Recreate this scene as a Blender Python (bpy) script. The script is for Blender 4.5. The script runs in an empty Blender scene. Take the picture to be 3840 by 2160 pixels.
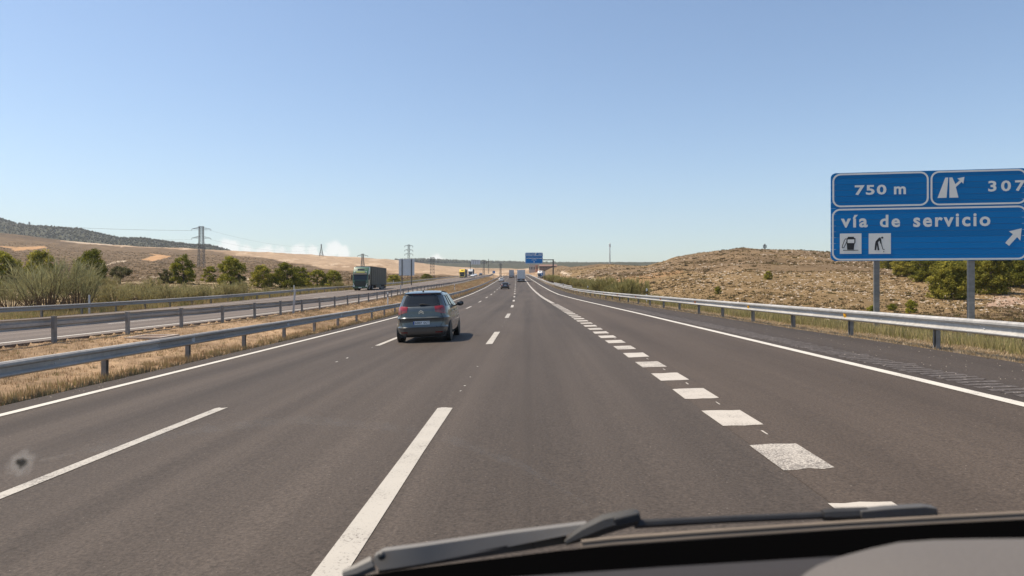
import bpy, bmesh, math, random
import numpy as np
from mathutils import Vector, Matrix, Euler

random.seed(7)
RNG = np.random.default_rng(11)
R = math.radians
SC = bpy.context.scene
COL = SC.collection

# ------------------------------------------------------------------ camera, sky, sun, exposure
CAMH, FPX, U0, V0 = 1.8, 2650.0, 1992.0, 1068.0
cam = bpy.data.cameras.new('camera'); cam_o = bpy.data.objects.new('camera', cam); COL.objects.link(cam_o)
cam_o.location = (0, 0, CAMH); cam_o.rotation_euler = (R(90), 0, 0)
cam.sensor_width = 36.0; cam.lens = FPX / 3840.0 * 36.0
cam.shift_x = -(U0 - 1920.0) / 3840.0; cam.shift_y = -(1080.0 - V0) / 3840.0
cam.dof.use_dof = True; cam.dof.focus_distance = 30.0; cam.dof.aperture_fstop = 8.0   # phone-sized lens focused on the road
cam.clip_start = 0.05; cam.clip_end = 60000
SC.camera = cam_o

SUN_EL, SUN_AZ = R(60), R(-84)          # azimuth from +Y towards +X
sun_dir = Vector((math.sin(SUN_AZ) * math.cos(SUN_EL), math.cos(SUN_AZ) * math.cos(SUN_EL), math.sin(SUN_EL)))
sl = bpy.data.lights.new('sun', 'SUN'); sl.energy = 4.4; sl.angle = R(0.53); sl.color = (1.0, 0.875, 0.70)
so = bpy.data.objects.new('sun', sl); COL.objects.link(so)
so.rotation_euler = sun_dir.to_track_quat('Z', 'Y').to_euler(); so.location = (-60, 0, 80)

world = bpy.data.worlds.new('World'); SC.world = world; world.use_nodes = True
SC.view_settings.view_transform = 'Standard'; SC.view_settings.look = 'None'
SC.view_settings.exposure = 0.58; SC.view_settings.gamma = 1.0; SC.view_settings.use_curve_mapping = False
SC.cycles.max_bounces = 6; SC.cycles.transparent_max_bounces = 12
SC.cycles.volume_bounces = 0
SC.cycles.use_adaptive_sampling = True

def build_world():
    nt = world.node_tree; N = nt.nodes; L = nt.links; N.clear()
    out = N.new('ShaderNodeOutputWorld'); bg = N.new('ShaderNodeBackground')
    sky = N.new('ShaderNodeTexSky'); sky.sky_type = 'NISHITA'; sky.sun_disc = False
    sky.sun_elevation = SUN_EL; sky.sun_rotation = SUN_AZ % (2 * math.pi)
    sky.altitude = 700; sky.air_density = 1.05; sky.dust_density = 1.2; sky.ozone_density = 1.3
    tc = N.new('ShaderNodeTexCoord')
    # low cumulus heads along the horizon: a few soft lumps with a noisy outline
    warp = N.new('ShaderNodeTexNoise'); warp.inputs['Scale'].default_value = 42; warp.inputs['Detail'].default_value = 5
    warp.inputs['Roughness'].default_value = 0.6
    L.new(tc.outputs['Generated'], warp.inputs['Vector'])
    lumps = [(870, 930, 42), (925, 938, 34), (830, 945, 30), (990, 945, 30), (1115, 952, 40), (1175, 948, 34),
             (1245, 935, 40), (1285, 950, 30), (1215, 962, 34), (1640, 968, 26), (1660, 985, 26), (1610, 985, 22), (1070, 965, 40)]
    acc = None
    for (u, v, r) in lumps:
        d = Vector(((u - U0) / FPX, 1.0, (V0 - v) / FPX)).normalized()
        dist = N.new('ShaderNodeVectorMath'); dist.operation = 'DISTANCE'; dist.inputs[1].default_value = d
        L.new(tc.outputs['Generated'], dist.inputs[0])
        mr = N.new('ShaderNodeMapRange'); mr.inputs['From Min'].default_value = 0.0; mr.inputs['From Max'].default_value = 1.6 * r / FPX
        mr.inputs['To Min'].default_value = 1.0; mr.inputs['To Max'].default_value = 0.0
        L.new(dist.outputs['Value'], mr.inputs['Value'])
        if acc is None: acc = mr.outputs['Result']
        else:
            mx = N.new('ShaderNodeMath'); mx.operation = 'MAXIMUM'; L.new(acc, mx.inputs[0]); L.new(mr.outputs['Result'], mx.inputs[1]); acc = mx.outputs[0]
    add = N.new('ShaderNodeMath'); add.operation = 'MULTIPLY_ADD'; L.new(warp.outputs['Fac'], add.inputs[0]); add.inputs[1].default_value = 1.5
    sub = N.new('ShaderNodeMath'); sub.operation = 'ADD'; L.new(acc, sub.inputs[0]); sub.inputs[1].default_value = -0.75; L.new(sub.outputs[0], add.inputs[2])
    ramp = N.new('ShaderNodeMapRange'); ramp.interpolation_type = 'SMOOTHSTEP'
    ramp.inputs['From Min'].default_value = 0.34; ramp.inputs['From Max'].default_value = 0.74
    ramp.inputs['To Max'].default_value = 0.5
    L.new(add.outputs[0], ramp.inputs['Value'])
    gate = N.new('ShaderNodeMath'); gate.operation = 'GREATER_THAN'; L.new(acc, gate.inputs[0]); gate.inputs[1].default_value = 0.001
    fac = N.new('ShaderNodeMath'); fac.operation = 'MULTIPLY'; L.new(ramp.outputs['Result'], fac.inputs[0]); L.new(gate.outputs[0], fac.inputs[1])
    bal = N.new('ShaderNodeMixRGB'); bal.blend_type = 'MULTIPLY'; bal.inputs['Fac'].default_value = 1.0; bal.inputs['Color2'].default_value = (0.95, 1.0, 1.03, 1)
    L.new(sky.outputs['Color'], bal.inputs['Color1'])
    mix = N.new('ShaderNodeMixRGB'); mix.inputs['Color2'].default_value = (9.4, 8.8, 8.5, 1)
    L.new(fac.outputs[0], mix.inputs['Fac']); L.new(bal.outputs['Color'], mix.inputs['Color1'])
    L.new(mix.outputs['Color'], bg.inputs['Color']); bg.inputs['Strength'].default_value = 0.105
    L.new(bg.outputs['Background'], out.inputs['Surface'])
build_world()

# ------------------------------------------------------------------ helpers
def link(o, parent=None):
    COL.objects.link(o)
    if parent is not None: o.parent = parent
    return o
def tag(o, label=None, cat=None, group=None, kind=None):
    if label: o['label'] = label
    if cat: o['category'] = cat
    if group: o['group'] = group
    if kind: o['kind'] = kind
    return o
def empty(name, loc=(0, 0, 0), rz=0.0, label=None, cat=None, group=None, kind=None):
    o = bpy.data.objects.new(name, None); COL.objects.link(o)
    o.location = loc; o.rotation_euler = (0, 0, rz); o.empty_display_size = 0.2
    return tag(o, label, cat, group, kind)
def mk_mesh(name, V, F, mat=None, smooth=False, cols=None):
    me = bpy.data.meshes.new(name)
    V = np.asarray(V, dtype=np.float32)
    if isinstance(F, np.ndarray):
        k = F.shape[1]; nf = len(F)
        me.vertices.add(len(V)); me.vertices.foreach_set('co', V.ravel())
        me.loops.add(nf * k); me.loops.foreach_set('vertex_index', F.astype(np.int32).ravel())
        me.polygons.add(nf); me.polygons.foreach_set('loop_start', np.arange(0, nf * k, k, dtype=np.int32))
        me.polygons.foreach_set('loop_total', np.full(nf, k, dtype=np.int32))
        me.update(calc_edges=True)
    else:
        me.from_pydata([tuple(map(float, v)) for v in V], [], F); me.update()
    if cols is not None:
        a = me.color_attributes.new('Col', 'FLOAT_COLOR', 'POINT')
        c = np.ones((len(V), 4), dtype=np.float32); c[:, :cols.shape[1]] = cols
        a.data.foreach_set('color', c.ravel())
    if mat: me.materials.append(mat)
    if smooth: me.polygons.foreach_set('use_smooth', np.ones(len(me.polygons), dtype=bool))
    return me
def add_obj(name, me, parent=None, loc=None, rot=None):
    o = bpy.data.objects.new(name, me); link(o, parent)
    if loc is not None: o.location = loc
    if rot is not None: o.rotation_euler = rot
    return o

class MB:
    """collects simple shapes into one mesh"""
    def __init__(s): s.v = []; s.f = []
    def add(s, V, F):
        b = len(s.v); s.v += [tuple(p) for p in V]; s.f += [tuple(i + b for i in f) for f in F]; return s
    def box(s, x0, x1, y0, y1, z0, z1):
        V = [(x, y, z) for z in (z0, z1) for y in (y0, y1) for x in (x0, x1)]
        return s.add(V, [(0, 2, 3, 1), (4, 5, 7, 6), (0, 1, 5, 4), (2, 6, 7, 3), (0, 4, 6, 2), (1, 3, 7, 5)])
    def bar(s, a, b, w, h=None, n=4):
        a = Vector(a); b = Vector(b); d = (b - a)
        if d.length < 1e-6: return s
        d.normalize(); up = Vector((0, 0, 1)) if abs(d.z) < 0.95 else Vector((1, 0, 0))
        sx = d.cross(up).normalized(); sy = sx.cross(d).normalized(); h = h or w
        V = []
        for p in (a, b):
            for i in range(n):
                t = 2 * math.pi * (i + 0.5) / n; k = 1 / math.cos(math.pi / n) if n == 4 else 1
                V.append(p + sx * (math.cos(t) * w * 0.5 * k) + sy * (math.sin(t) * h * 0.5 * k))
        F = [(i, (i + 1) % n, n + (i + 1) % n, n + i) for i in range(n)] + [tuple(range(n))[::-1], tuple(range(n, 2 * n))]
        return s.add(V, F)
    def tube(s, pts, rads, n=6, cap=True):
        pts = [Vector(p) for p in pts]; V = []; F = []
        for i, p in enumerate(pts):
            d = (pts[min(i + 1, len(pts) - 1)] - pts[max(i - 1, 0)]).normalized()
            up = Vector((0, 0, 1)) if abs(d.z) < 0.9 else Vector((1, 0, 0))
            sx = d.cross(up).normalized(); sy = sx.cross(d).normalized()
            for k in range(n):
                t = 2 * math.pi * k / n; V.append(p + (sx * math.cos(t) + sy * math.sin(t)) * rads[i])
        for i in range(len(pts) - 1):
            for k in range(n):
                F.append((i * n + k, i * n + (k + 1) % n, (i + 1) * n + (k + 1) % n, (i + 1) * n + k))
        if cap: F += [tuple(range(n))[::-1], tuple(range((len(pts) - 1) * n, len(pts) * n))]
        return s.add(V, F)
    def prism(s, poly, d0, d1, axis='y'):
        """poly of 2D points (a,b), extruded along axis from d0 to d1"""
        n = len(poly)
        def P(a, b, d): return {'y': (a, d, b), 'x': (d, a, b), 'z': (a, b, d)}[axis]
        V = [P(a, b, d0) for a, b in poly] + [P(a, b, d1) for a, b in poly]
        F = [(i, (i + 1) % n, n + (i + 1) % n, n + i) for i in range(n)] + [tuple(range(n))[::-1], tuple(range(n, 2 * n))]
        return s.add(V, F)
    def lathe(s, prof, n=20, axis='x', c=(0, 0, 0)):
        """prof: (along, radius)"""
        V = []; F = []
        for (a, r) in prof:
            for k in range(n):
                t = 2 * math.pi * k / n; p, q = r * math.cos(t), r * math.sin(t)
                v = {'x': (a, p, q), 'y': (p, a, q), 'z': (p, q, a)}[axis]
                V.append((v[0] + c[0], v[1] + c[1], v[2] + c[2]))
        for i in range(len(prof) - 1):
            for k in range(n): F.append((i * n + k, i * n + (k + 1) % n, (i + 1) * n + (k + 1) % n, (i + 1) * n + k))
        F += [tuple(range(n))[::-1], tuple(range((len(prof) - 1) * n, len(prof) * n))]
        return s.add(V, F)
    def build(s, name, mat, parent=None, smooth=False, bevel=0.0, loc=None, rot=None, seg=2):
        me = mk_mesh(name, np.array(s.v), s.f, None, False)
        bm = bmesh.new(); bm.from_mesh(me)
        bmesh.ops.recalc_face_normals(bm, faces=bm.faces)
        if bevel > 0:
            es = [e for e in bm.edges if len(e.link_faces) == 2 and e.calc_face_angle(0) > 0.5]
            bmesh.ops.bevel(bm, geom=es, offset=bevel, segments=seg, affect='EDGES', profile=0.5, clamp_overlap=True)
        for f in bm.faces: f.smooth = smooth
        if smooth:
            for e in bm.edges: e.smooth = e.calc_face_angle(0) < 0.7
        bm.to_mesh(me); bm.free(); me.materials.append(mat)
        return add_obj(name, me, parent, loc, rot)

# ------------------------------------------------------------------ materials
def new_mat(name):
    m = bpy.data.materials.new(name); m.use_nodes = True
    nt = m.node_tree; b = nt.nodes['Principled BSDF']; return m, nt, b
def pmat(name, col, rough=0.6, metal=0.0, spec=0.5, coat=0.0, noise=0.0, nscale=8.0, bump=0.0, bscale=40.0, emit=None, stretch=None):
    m, nt, b = new_mat(name); N, L = nt.nodes, nt.links
    b.inputs['Base Color'].default_value = (*col, 1); b.inputs['Roughness'].default_value = rough
    b.inputs['Metallic'].default_value = metal; b.inputs['Specular IOR Level'].default_value = spec
    b.inputs['Coat Weight'].default_value = coat; b.inputs['Coat Roughness'].default_value = 0.05
    if noise or bump:
        tc = N.new('ShaderNodeTexCoord'); src = tc.outputs['Object']
        if stretch:
            mp = N.new('ShaderNodeMapping'); mp.inputs['Scale'].default_value = stretch; L.new(src, mp.inputs['Vector']); src = mp.outputs['Vector']
    if noise:
        nz = N.new('ShaderNodeTexNoise'); nz.inputs['Scale'].default_value = nscale; nz.inputs['Detail'].default_value = 5
        L.new(src, nz.inputs['Vector'])
        mr = N.new('ShaderNodeMapRange'); mr.inputs['From Min'].default_value = 0.25; mr.inputs['From Max'].default_value = 0.75
        mr.inputs['To Min'].default_value = 1 - noise; mr.inputs['To Max'].default_value = 1 + noise; L.new(nz.outputs['Fac'], mr.inputs['Value'])
        mu = N.new('ShaderNodeVectorMath'); mu.operation = 'SCALE'; mu.inputs[0].default_value = col; L.new(mr.outputs['Result'], mu.inputs['Scale'])
        L.new(mu.outputs['Vector'], b.inputs['Base Color'])
        mr2 = N.new('ShaderNodeMapRange'); mr2.inputs['To Min'].default_value = max(0.02, rough - 0.12); mr2.inputs['To Max'].default_value = min(1, rough + 0.12)
        L.new(nz.outputs['Fac'], mr2.inputs['Value']); L.new(mr2.outputs['Result'], b.inputs['Roughness'])
    if bump:
        n2 = N.new('ShaderNodeTexNoise'); n2.inputs['Scale'].default_value = bscale; n2.inputs['Detail'].default_value = 3; L.new(src, n2.inputs['Vector'])
        bp = N.new('ShaderNodeBump'); bp.inputs['Strength'].default_value = bump; bp.inputs['Distance'].default_value = 0.02
        L.new(n2.outputs['Fac'], bp.inputs['Height']); L.new(bp.outputs['Normal'], b.inputs['Normal'])
    if emit:
        b.inputs['Emission Color'].default_value = (*emit[0], 1); b.inputs['Emission Strength'].default_value = emit[1]
    return m
def pos_node(nt, scale):
    g = nt.nodes.new('ShaderNodeNewGeometry'); mp = nt.nodes.new('ShaderNodeMapping'); mp.inputs['Scale'].default_value = scale
    nt.links.new(g.outputs['Position'], mp.inputs['Vector']); return mp.outputs['Vector']
def noise_node(nt, vec, scale, detail=4, rough=0.55):
    n = nt.nodes.new('ShaderNodeTexNoise'); n.inputs['Scale'].default_value = scale; n.inputs['Detail'].default_value = detail
    n.inputs['Roughness'].default_value = rough; nt.links.new(vec, n.inputs['Vector']); return n.outputs['Fac']
def mrange(nt, val, a, b, c, d, smooth=False):
    m = nt.nodes.new('ShaderNodeMapRange'); 
    if smooth: m.interpolation_type = 'SMOOTHSTEP'
    for k, x in zip(('From Min', 'From Max', 'To Min', 'To Max'), (a, b, c, d)): m.inputs[k].default_value = x
    nt.links.new(val, m.inputs['Value']); return m.outputs['Result']
def mathn(nt, op, a, b):
    m = nt.nodes.new('ShaderNodeMath'); m.operation = op
    for i, x in enumerate((a, b)):
        if isinstance(x, (int, float)): m.inputs[i].default_value = x
        else: nt.links.new(x, m.inputs[i])
    return m.outputs[0]
def mixc(nt, fac, a, b, mode='MIX'):
    m = nt.nodes.new('ShaderNodeMixRGB'); m.blend_type = mode
    for s, x in (('Fac', fac), ('Color1', a), ('Color2', b)):
        if isinstance(x, (int, float)): m.inputs[s].default_value = x
        elif isinstance(x, tuple): m.inputs[s].default_value = (*x, 1)
        else: nt.links.new(x, m.inputs[s])
    return m.outputs['Color']

def asphalt_nodes(nt, base, streak=0.22):
    P = lambda s: pos_node(nt, s)
    grain = noise_node(nt, P((1, 1, 1)), 34, 4, 0.75)
    fleck = noise_node(nt, P((1, 1, 1)), 26, 2, 0.6)
    patch = noise_node(nt, P((0.35, 0.06, 1)), 1.0, 4)
    lane = noise_node(nt, P((1.15, 0.012, 1)), 1.0, 3)
    fine = noise_node(nt, P((6.0, 0.05, 1)), 1.0, 3)
    k = mathn(nt, 'MULTIPLY', mrange(nt, grain, 0.3, 0.7, 0.52, 1.5), mrange(nt, patch, 0.3, 0.7, 0.86, 1.14))
    k = mathn(nt, 'MULTIPLY', k, mrange(nt, lane, 0.3, 0.7, 1 - streak, 1 + streak))
    k = mathn(nt, 'MULTIPLY', k, mrange(nt, fine, 0.3, 0.7, 0.95, 1.05))
    sx = nt.nodes.new('ShaderNodeSeparateXYZ'); nt.links.new(P((1, 1, 1)), sx.inputs[0])
    wt = nt.nodes.new('ShaderNodeMath'); wt.operation = 'COSINE'; nt.links.new(mathn(nt, 'MULTIPLY', mathn(nt, 'ADD', sx.outputs['X'], 7.6), 2 * math.pi / 1.82), wt.inputs[0])
    k = mathn(nt, 'MULTIPLY', k, mathn(nt, 'ADD', 1.0, mathn(nt, 'MULTIPLY', wt.outputs[0], mrange(nt, patch, 0.3, 0.7, -0.11, -0.02))))   # wheel tracks
    col = mixc(nt, 1.0, base, k, 'MULTIPLY')
    spot = noise_node(nt, P((1.0, 0.45, 1)), 0.55, 3, 0.6)
    col = mixc(nt, mrange(nt, spot, 0.64, 0.74, 0, 0.28, True), col, (0.035, 0.029, 0.025))
    fl = mrange(nt, fleck, 0.70, 0.78, 0.0, 0.55)
    col = mixc(nt, fl, col, (0.30, 0.26, 0.23))
    return col, grain
def asphalt(name, base, streak=0.22):
    m, nt, b = new_mat(name)
    col, grain = asphalt_nodes(nt, base, streak)
    nt.links.new(col, b.inputs['Base Color']); b.inputs['Roughness'].default_value = 0.78; b.inputs['Specular IOR Level'].default_value = 0.22
    bp = nt.nodes.new('ShaderNodeBump'); bp.inputs['Strength'].default_value = 0.55; bp.inputs['Distance'].default_value = 0.012
    nt.links.new(grain, bp.inputs['Height']); nt.links.new(bp.outputs['Normal'], b.inputs['Normal'])
    return m
def paint(name, col, wear=0.3):
    m, nt, b = new_mat(name)
    base, grain = asphalt_nodes(nt, (0.085, 0.070, 0.060)); oi = nt.nodes.new('ShaderNodeObjectInfo')
    w1 = noise_node(nt, pos_node(nt, (1, 1, 1)), 45, 3, 0.7); w2 = noise_node(nt, pos_node(nt, (1, 1, 1)), 2.2, 3)
    s = mathn(nt, 'ADD', mathn(nt, 'ADD', w1, mathn(nt, 'MULTIPLY', w2, 0.35)), mathn(nt, 'MULTIPLY', mathn(nt, 'SUBTRACT', oi.outputs['Random'], 0.5), 0.16))
    f = mrange(nt, s, 0.86 - wear * 0.35, 0.98 - wear * 0.35, 0.0, 0.75)
    c2 = mixc(nt, mrange(nt, w2, 0.3, 0.7, 0.0, 0.25), col, tuple(x * 0.72 for x in col))
    nt.links.new(mixc(nt, f, c2, base), b.inputs['Base Color']); b.inputs['Roughness'].default_value = 0.65
    bp = nt.nodes.new('ShaderNodeBump'); bp.inputs['Strength'].default_value = 0.3; bp.inputs['Distance'].default_value = 0.01
    nt.links.new(grain, bp.inputs['Height']); nt.links.new(bp.outputs['Normal'], b.inputs['Normal'])
    return m
def leaf_mat(name, trans=0.35, rough=0.7, boost=1.0):
    m, nt, b = new_mat(name); N, L = nt.nodes, nt.links
    at = N.new('ShaderNodeAttribute'); at.attribute_name = 'Col'
    df = N.new('ShaderNodeBsdfDiffuse'); tr = N.new('ShaderNodeBsdfTranslucent'); mx = N.new('ShaderNodeMixShader'); mx.inputs['Fac'].default_value = trans
    L.new(at.outputs['Color'], df.inputs['Color']); L.new(at.outputs['Color'], tr.inputs['Color'])
    L.new(df.outputs[0], mx.inputs[1]); L.new(tr.outputs[0], mx.inputs[2])
    N.remove(b); L.new(mx.outputs[0], N['Material Output'].inputs['Surface'])
    return m
def galv(name, col=(0.36, 0.365, 0.37), rough=0.42, metal=0.6):
    m, nt, b = new_mat(name)
    a = noise_node(nt, pos_node(nt, (1, 1, 1)), 9, 4); c = noise_node(nt, pos_node(nt, (1.5, 0.35, 6)), 1.3, 4)
    k = mathn(nt, 'MULTIPLY', mrange(nt, a, 0.3, 0.7, 0.86, 1.12), mrange(nt, c, 0.3, 0.7, 0.82, 1.14))
    oi = nt.nodes.new('ShaderNodeObjectInfo'); k = mathn(nt, 'MULTIPLY', k, mrange(nt, oi.outputs['Random'], 0, 1, 0.86, 1.14))
    nt.links.new(mixc(nt, 1.0, col, k, 'MULTIPLY'), b.inputs['Base Color'])
    nt.links.new(mrange(nt, a, 0.3, 0.7, rough - 0.08, rough + 0.15), b.inputs['Roughness']); b.inputs['Metallic'].default_value = metal
    return m
M = {}
M['asphalt'] = asphalt('asphalt_main', (0.066, 0.0530, 0.0435))
M['asphalt_old'] = asphalt('asphalt_opposite', (0.135, 0.110, 0.092))
M['asphalt_shoulder'] = asphalt('asphalt_shoulder', (0.054, 0.0435, 0.0365), 0.08)
M['paint'] = paint('road_paint', (0.56, 0.53, 0.47), 0.15)
M['paint_dash'] = paint('road_paint_dash', (0.42, 0.39, 0.34), 0.36)
M['paint_worn'] = paint('road_paint_worn', (0.46, 0.42, 0.365), 0.45)
M['galv'] = galv('galvanised_steel', (0.33, 0.31, 0.285), 0.6, 0.04)  # rail steel toned down for faces turned away from the sun
M['galv_sunlit'] = galv('galvanised_steel_sunlit', (0.37, 0.36, 0.345), 0.5, 0.12)  # lighter copy of the rail steel, with the sunlight put into its colour
M['galv_post'] = galv('galvanised_post', (0.215, 0.203, 0.19), 0.55, 0.1)
M['steel_dark'] = pmat('dark_steel', (0.075, 0.072, 0.07), 0.55, 0.4, noise=0.15, nscale=2)
M['lattice'] = pmat('lattice_steel', (0.12, 0.115, 0.11), 0.6, 0.3)
M['white_plastic'] = pmat('white_plastic', (0.72, 0.70, 0.66), 0.5, noise=0.12, nscale=6)
M['black_plastic'] = pmat('black_plastic', (0.012, 0.012, 0.012), 0.55)
M['grey_post'] = pmat('grey_plastic_post', (0.45, 0.43, 0.42), 0.55, noise=0.15, nscale=5)
M['amber'] = pmat('amber_reflector', (0.85, 0.42, 0.01), 0.25, coat=0.5)
M['orange_ref'] = pmat('orange_reflector', (0.42, 0.13, 0.03), 0.4)
M['silver_ref'] = pmat('silver_reflector', (0.55, 0.56, 0.58), 0.25)
M['concrete'] = pmat('concrete', (0.40, 0.33, 0.27), 0.9, noise=0.2, nscale=4, bump=0.3)
M['bark'] = pmat('bark', (0.085, 0.06, 0.042), 0.9, noise=0.3, nscale=5, bump=0.6, bscale=20)
M['stem'] = pmat('broom_stem', (0.115, 0.074, 0.046), 0.9)
M['leaf'] = leaf_mat('leaf')
M['grass'] = leaf_mat('dry_grass', 0.3)

# ------------------------------------------------------------------ road alignment and terrain height
_yy = np.arange(-60.0, 760.0, 1.0)
_c = np.interp(_yy, [-60, 0, 40, 56, 76, 117, 176, 359, 420, 470, 520, 600, 760], [0, 0, -.06, -.24, -.6, -1.44, -2.7, -6.7, -8.3, -10.6, -15, -30, -78])
_z = np.interp(_yy, [-60, 0, 40, 56, 76, 117, 176, 359, 420, 470, 520, 600, 760], [0, 0, .01, .05, .12, .52, 1.5, 5.46, 7.0, 8.1, 8.7, 8.8, 6.0])
_k = np.exp(-0.5 * (np.arange(-30, 31) / 9.0) ** 2); _k /= _k.sum()
_c = np.convolve(np.pad(_c, 30, 'edge'), _k, 'valid'); _z = np.convolve(np.pad(_z, 30, 'edge'), _k, 'valid')
def cx(y): return np.interp(y, _yy, _c)
def cz(y): return np.interp(y, _yy, _z)
def sstep(t): t = np.clip(t, 0, 1); return t * t * (3 - 2 * t)
def e_opp(y): return 0.5 * sstep((np.asarray(y, float) - 40) / 75.0)
SLOPE = 0.035
OPP_IN, OPP_OUT = -15.25, -30.0
OWN_L = -9.25
def rail_r(y): return np.interp(y, [-60, 16, 24, 43, 60, 93, 200, 760], [9.9, 9.45, 9.1, 8.5, 7.9, 7.1, 7.35, 7.4])
def edge_d(y): return np.interp(y, [-60, 0, 12, 40, 62, 95, 190, 760], [6.6, 6.55, 6.42, 5.96, 5.46, 4.75, 5.05, 5.2])
def own_edge(y): return rail_r(y) - 0.22
def surf_z(xr, y):
    """height of a carriageway surface (own or opposite) at road-relative x"""
    xr = np.asarray(xr, float)
    return cz(y) + np.where(xr > -12, SLOPE * xr, 0.04 + 0.017 * (xr - OPP_IN) + e_opp(y))
def W(xr, y, dz=0.0):
    return (float(xr + cx(y)), float(y), float(surf_z(xr, y) + dz))
# value noise
_perm = RNG.random((256, 256)).astype(np.float32)
def vnoise(x, y):
    xi = np.floor(x).astype(int); yi = np.floor(y).astype(int); fx = x - xi; fy = y - yi
    fx = fx * fx * (3 - 2 * fx); fy = fy * fy * (3 - 2 * fy)
    a = _perm[xi & 255, yi & 255]; b = _perm[(xi + 1) & 255, yi & 255]; c = _perm[xi & 255, (yi + 1) & 255]; d = _perm[(xi + 1) & 255, (yi + 1) & 255]
    return (a * (1 - fx) + b * fx) * (1 - fy) + (c * (1 - fx) + d * fx) * fy
def fbm(x, y, o=4):
    s = 0; a = 0.5
    for i in range(o): s = s + a * vnoise(x * 2 ** i + 17.3 * i, y * 2 ** i + 9.1 * i); a *= 0.5
    return s
TU = lambda pts: (np.array([p[0] for p in pts], float), np.array([p[1] for p in pts], float))
VC1 = TU([(-8000, 880), (-1000, 868), (0, 872), (224, 899), (429, 918), (745, 933), (856, 941), (1035, 947), (1203, 958), (1445, 971), (1557, 984), (1660, 997), (1712, 1002), (1821, 1005), (1960, 1008), (2040, 1007), (2089, 999), (2171, 1002), (2287, 991), (2427, 996), (2497, 978), (2543, 961), (2660, 949), (2745, 928), (2788, 924), (2932, 933), (3059, 937), (3118, 943), (3370, 962), (3840, 965), (6000, 950), (12000, 940)])
YC1 = TU([(-8000, 700), (0, 900), (1035, 900), (1203, 950), (1445, 1000), (1660, 1100), (1821, 1150), (1980, 1100), (2089, 520), (2171, 450), (2287, 420), (2427, 380), (2497, 330), (2660, 300), (2788, 270), (3059, 240), (3400, 210), (3840, 190), (12000, 170)])
YV1 = TU([(-8000, 60), (0, 120), (1000, 130), (1500, 220), (1800, 420), (2000, 430), (2100, 240), (2250, 120), (2450, 80), (2800, 62), (3400, 60), (12000, 45)])
ZV1 = TU([(-8000, 1), (0, 1.6), (1000, 2.2), (1500, 3.6), (1800, 7.2), (2000, 7.0), (2100, 3.0), (2250, 1.0), (2450, 0.2), (2800, -0.3), (3400, -0.7), (12000, -1)])
VR2 = TU([(-8000, 790), (-1500, 800), (0, 826), (56, 842), (112, 852), (179, 856), (298, 864), (373, 881), (447, 897), (529, 898), (600, 907), (708, 921), (783, 924), (853, 941), (930, 985), (12000, 1010)])
VF3 = TU([(-8000, 990), (1400, 990), (1566, 985), (1650, 988), (1750, 993), (1850, 996), (2000, 999), (2100, 1002), (2200, 1004), (12000, 1008)])
PE1 = TU([(-8000, 1.6), (1500, 1.6), (1750, 1.25), (2000, 1.2), (2150, 1.1), (12000, 1.05)])
def it(t, u): return np.interp(u, t[0], t[1])
def hill_z(u, y):
    yc = it(YC1, u); zc = CAMH + (V0 - it(VC1, u)) * yc / FPX; yv = it(YV1, u); zv = it(ZV1, u)
    t = (y - yv) / (yc - yv); tt = np.clip(t, 0, 1)
    z = zv + (zc - zv) * tt ** it(PE1, u)
    z = np.where(y < yv, zv * np.clip(y / yv, 0, 1), z)
    yr = 1800.0; zr = CAMH + (V0 - it(VR2, u)) * yr / FPX
    yf = 3200.0; zf = CAMH + (V0 - it(VF3, u)) * yf / FPX
    ym = yc * 1.25; zm = zc * 0.82 - 4
    z = np.where(y > yc, zc + (zm - zc) * sstep((y - yc) / (ym - yc)), z)
    z = np.where(y > ym, zm + (zr - zm) * sstep((y - ym) / np.maximum(yr - ym, 1)), z)
    z = np.where(y > yr, zr + (zf - zr) * sstep((y - yr) / (yf - yr)), z)
    return z
def ground_z(x, y):
    x = np.asarray(x, float); y = np.asarray(y, float)
    ys = np.maximum(y, 2.0); u = U0 + FPX * x / ys
    h = hill_z(u, ys)
    h = h + (fbm(x * 0.05, y * 0.05) - 0.47) * np.clip(ys / 60, 0.3, 3.0) + (fbm(x * 0.3 + 40, y * 0.3) - 0.47) * 0.22
    xr = x - cx(ys); rr = rail_r(ys); lump = (fbm(x * 1.7, y * 1.7, 3) - 0.44) * 0.10
    zo = cz(ys) + 0.04 + e_opp(ys); zl = cz(ys) + SLOPE * OWN_L; zR = cz(ys) + SLOPE * rr
    zopp = zo + 0.017 * (xr - OPP_IN)
    # corridor profile
    g = np.where(xr < OPP_IN, zopp, 0)
    med = zl - 0.05 + (zo - zl + 0.0) * sstep((OWN_L - 0.5 - xr) / (OWN_L - 0.5 - OPP_IN - 0.4)) + lump
    g = np.where((xr >= OPP_IN) & (xr < OWN_L), med, g)
    g = np.where(xr >= OWN_L, cz(ys) + SLOPE * xr, g)
    road = ((xr > OWN_L + 0.05) & (xr < rr - 0.27)) | ((xr > OPP_OUT + 0.05) & (xr < OPP_IN - 0.05))
    g = np.where(road, g - 0.16, g)
    # right verge: flat by the rail then falling away
    dR = xr - rr
    g = np.where(dR >= -0.27, zR - 0.04 + lump * 0.8 - 0.10 * np.clip(dR - 0.9, 0, 6) , g)
    dL = OPP_OUT - xr
    g = np.where(dL >= -0.05, zopp * 1.0 - 0.06 + lump, g)
    out = np.where(dR > 0, sstep((dR - 2.2) / 18.0), sstep((dL - 1.5) / 22.0))
    out = np.where((dR <= 0) & (dL <= 0), 0.0, out)
    out = np.maximum(out, sstep((ys - 620) / 100.0))
    return g * (1 - out) + h * out

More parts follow.
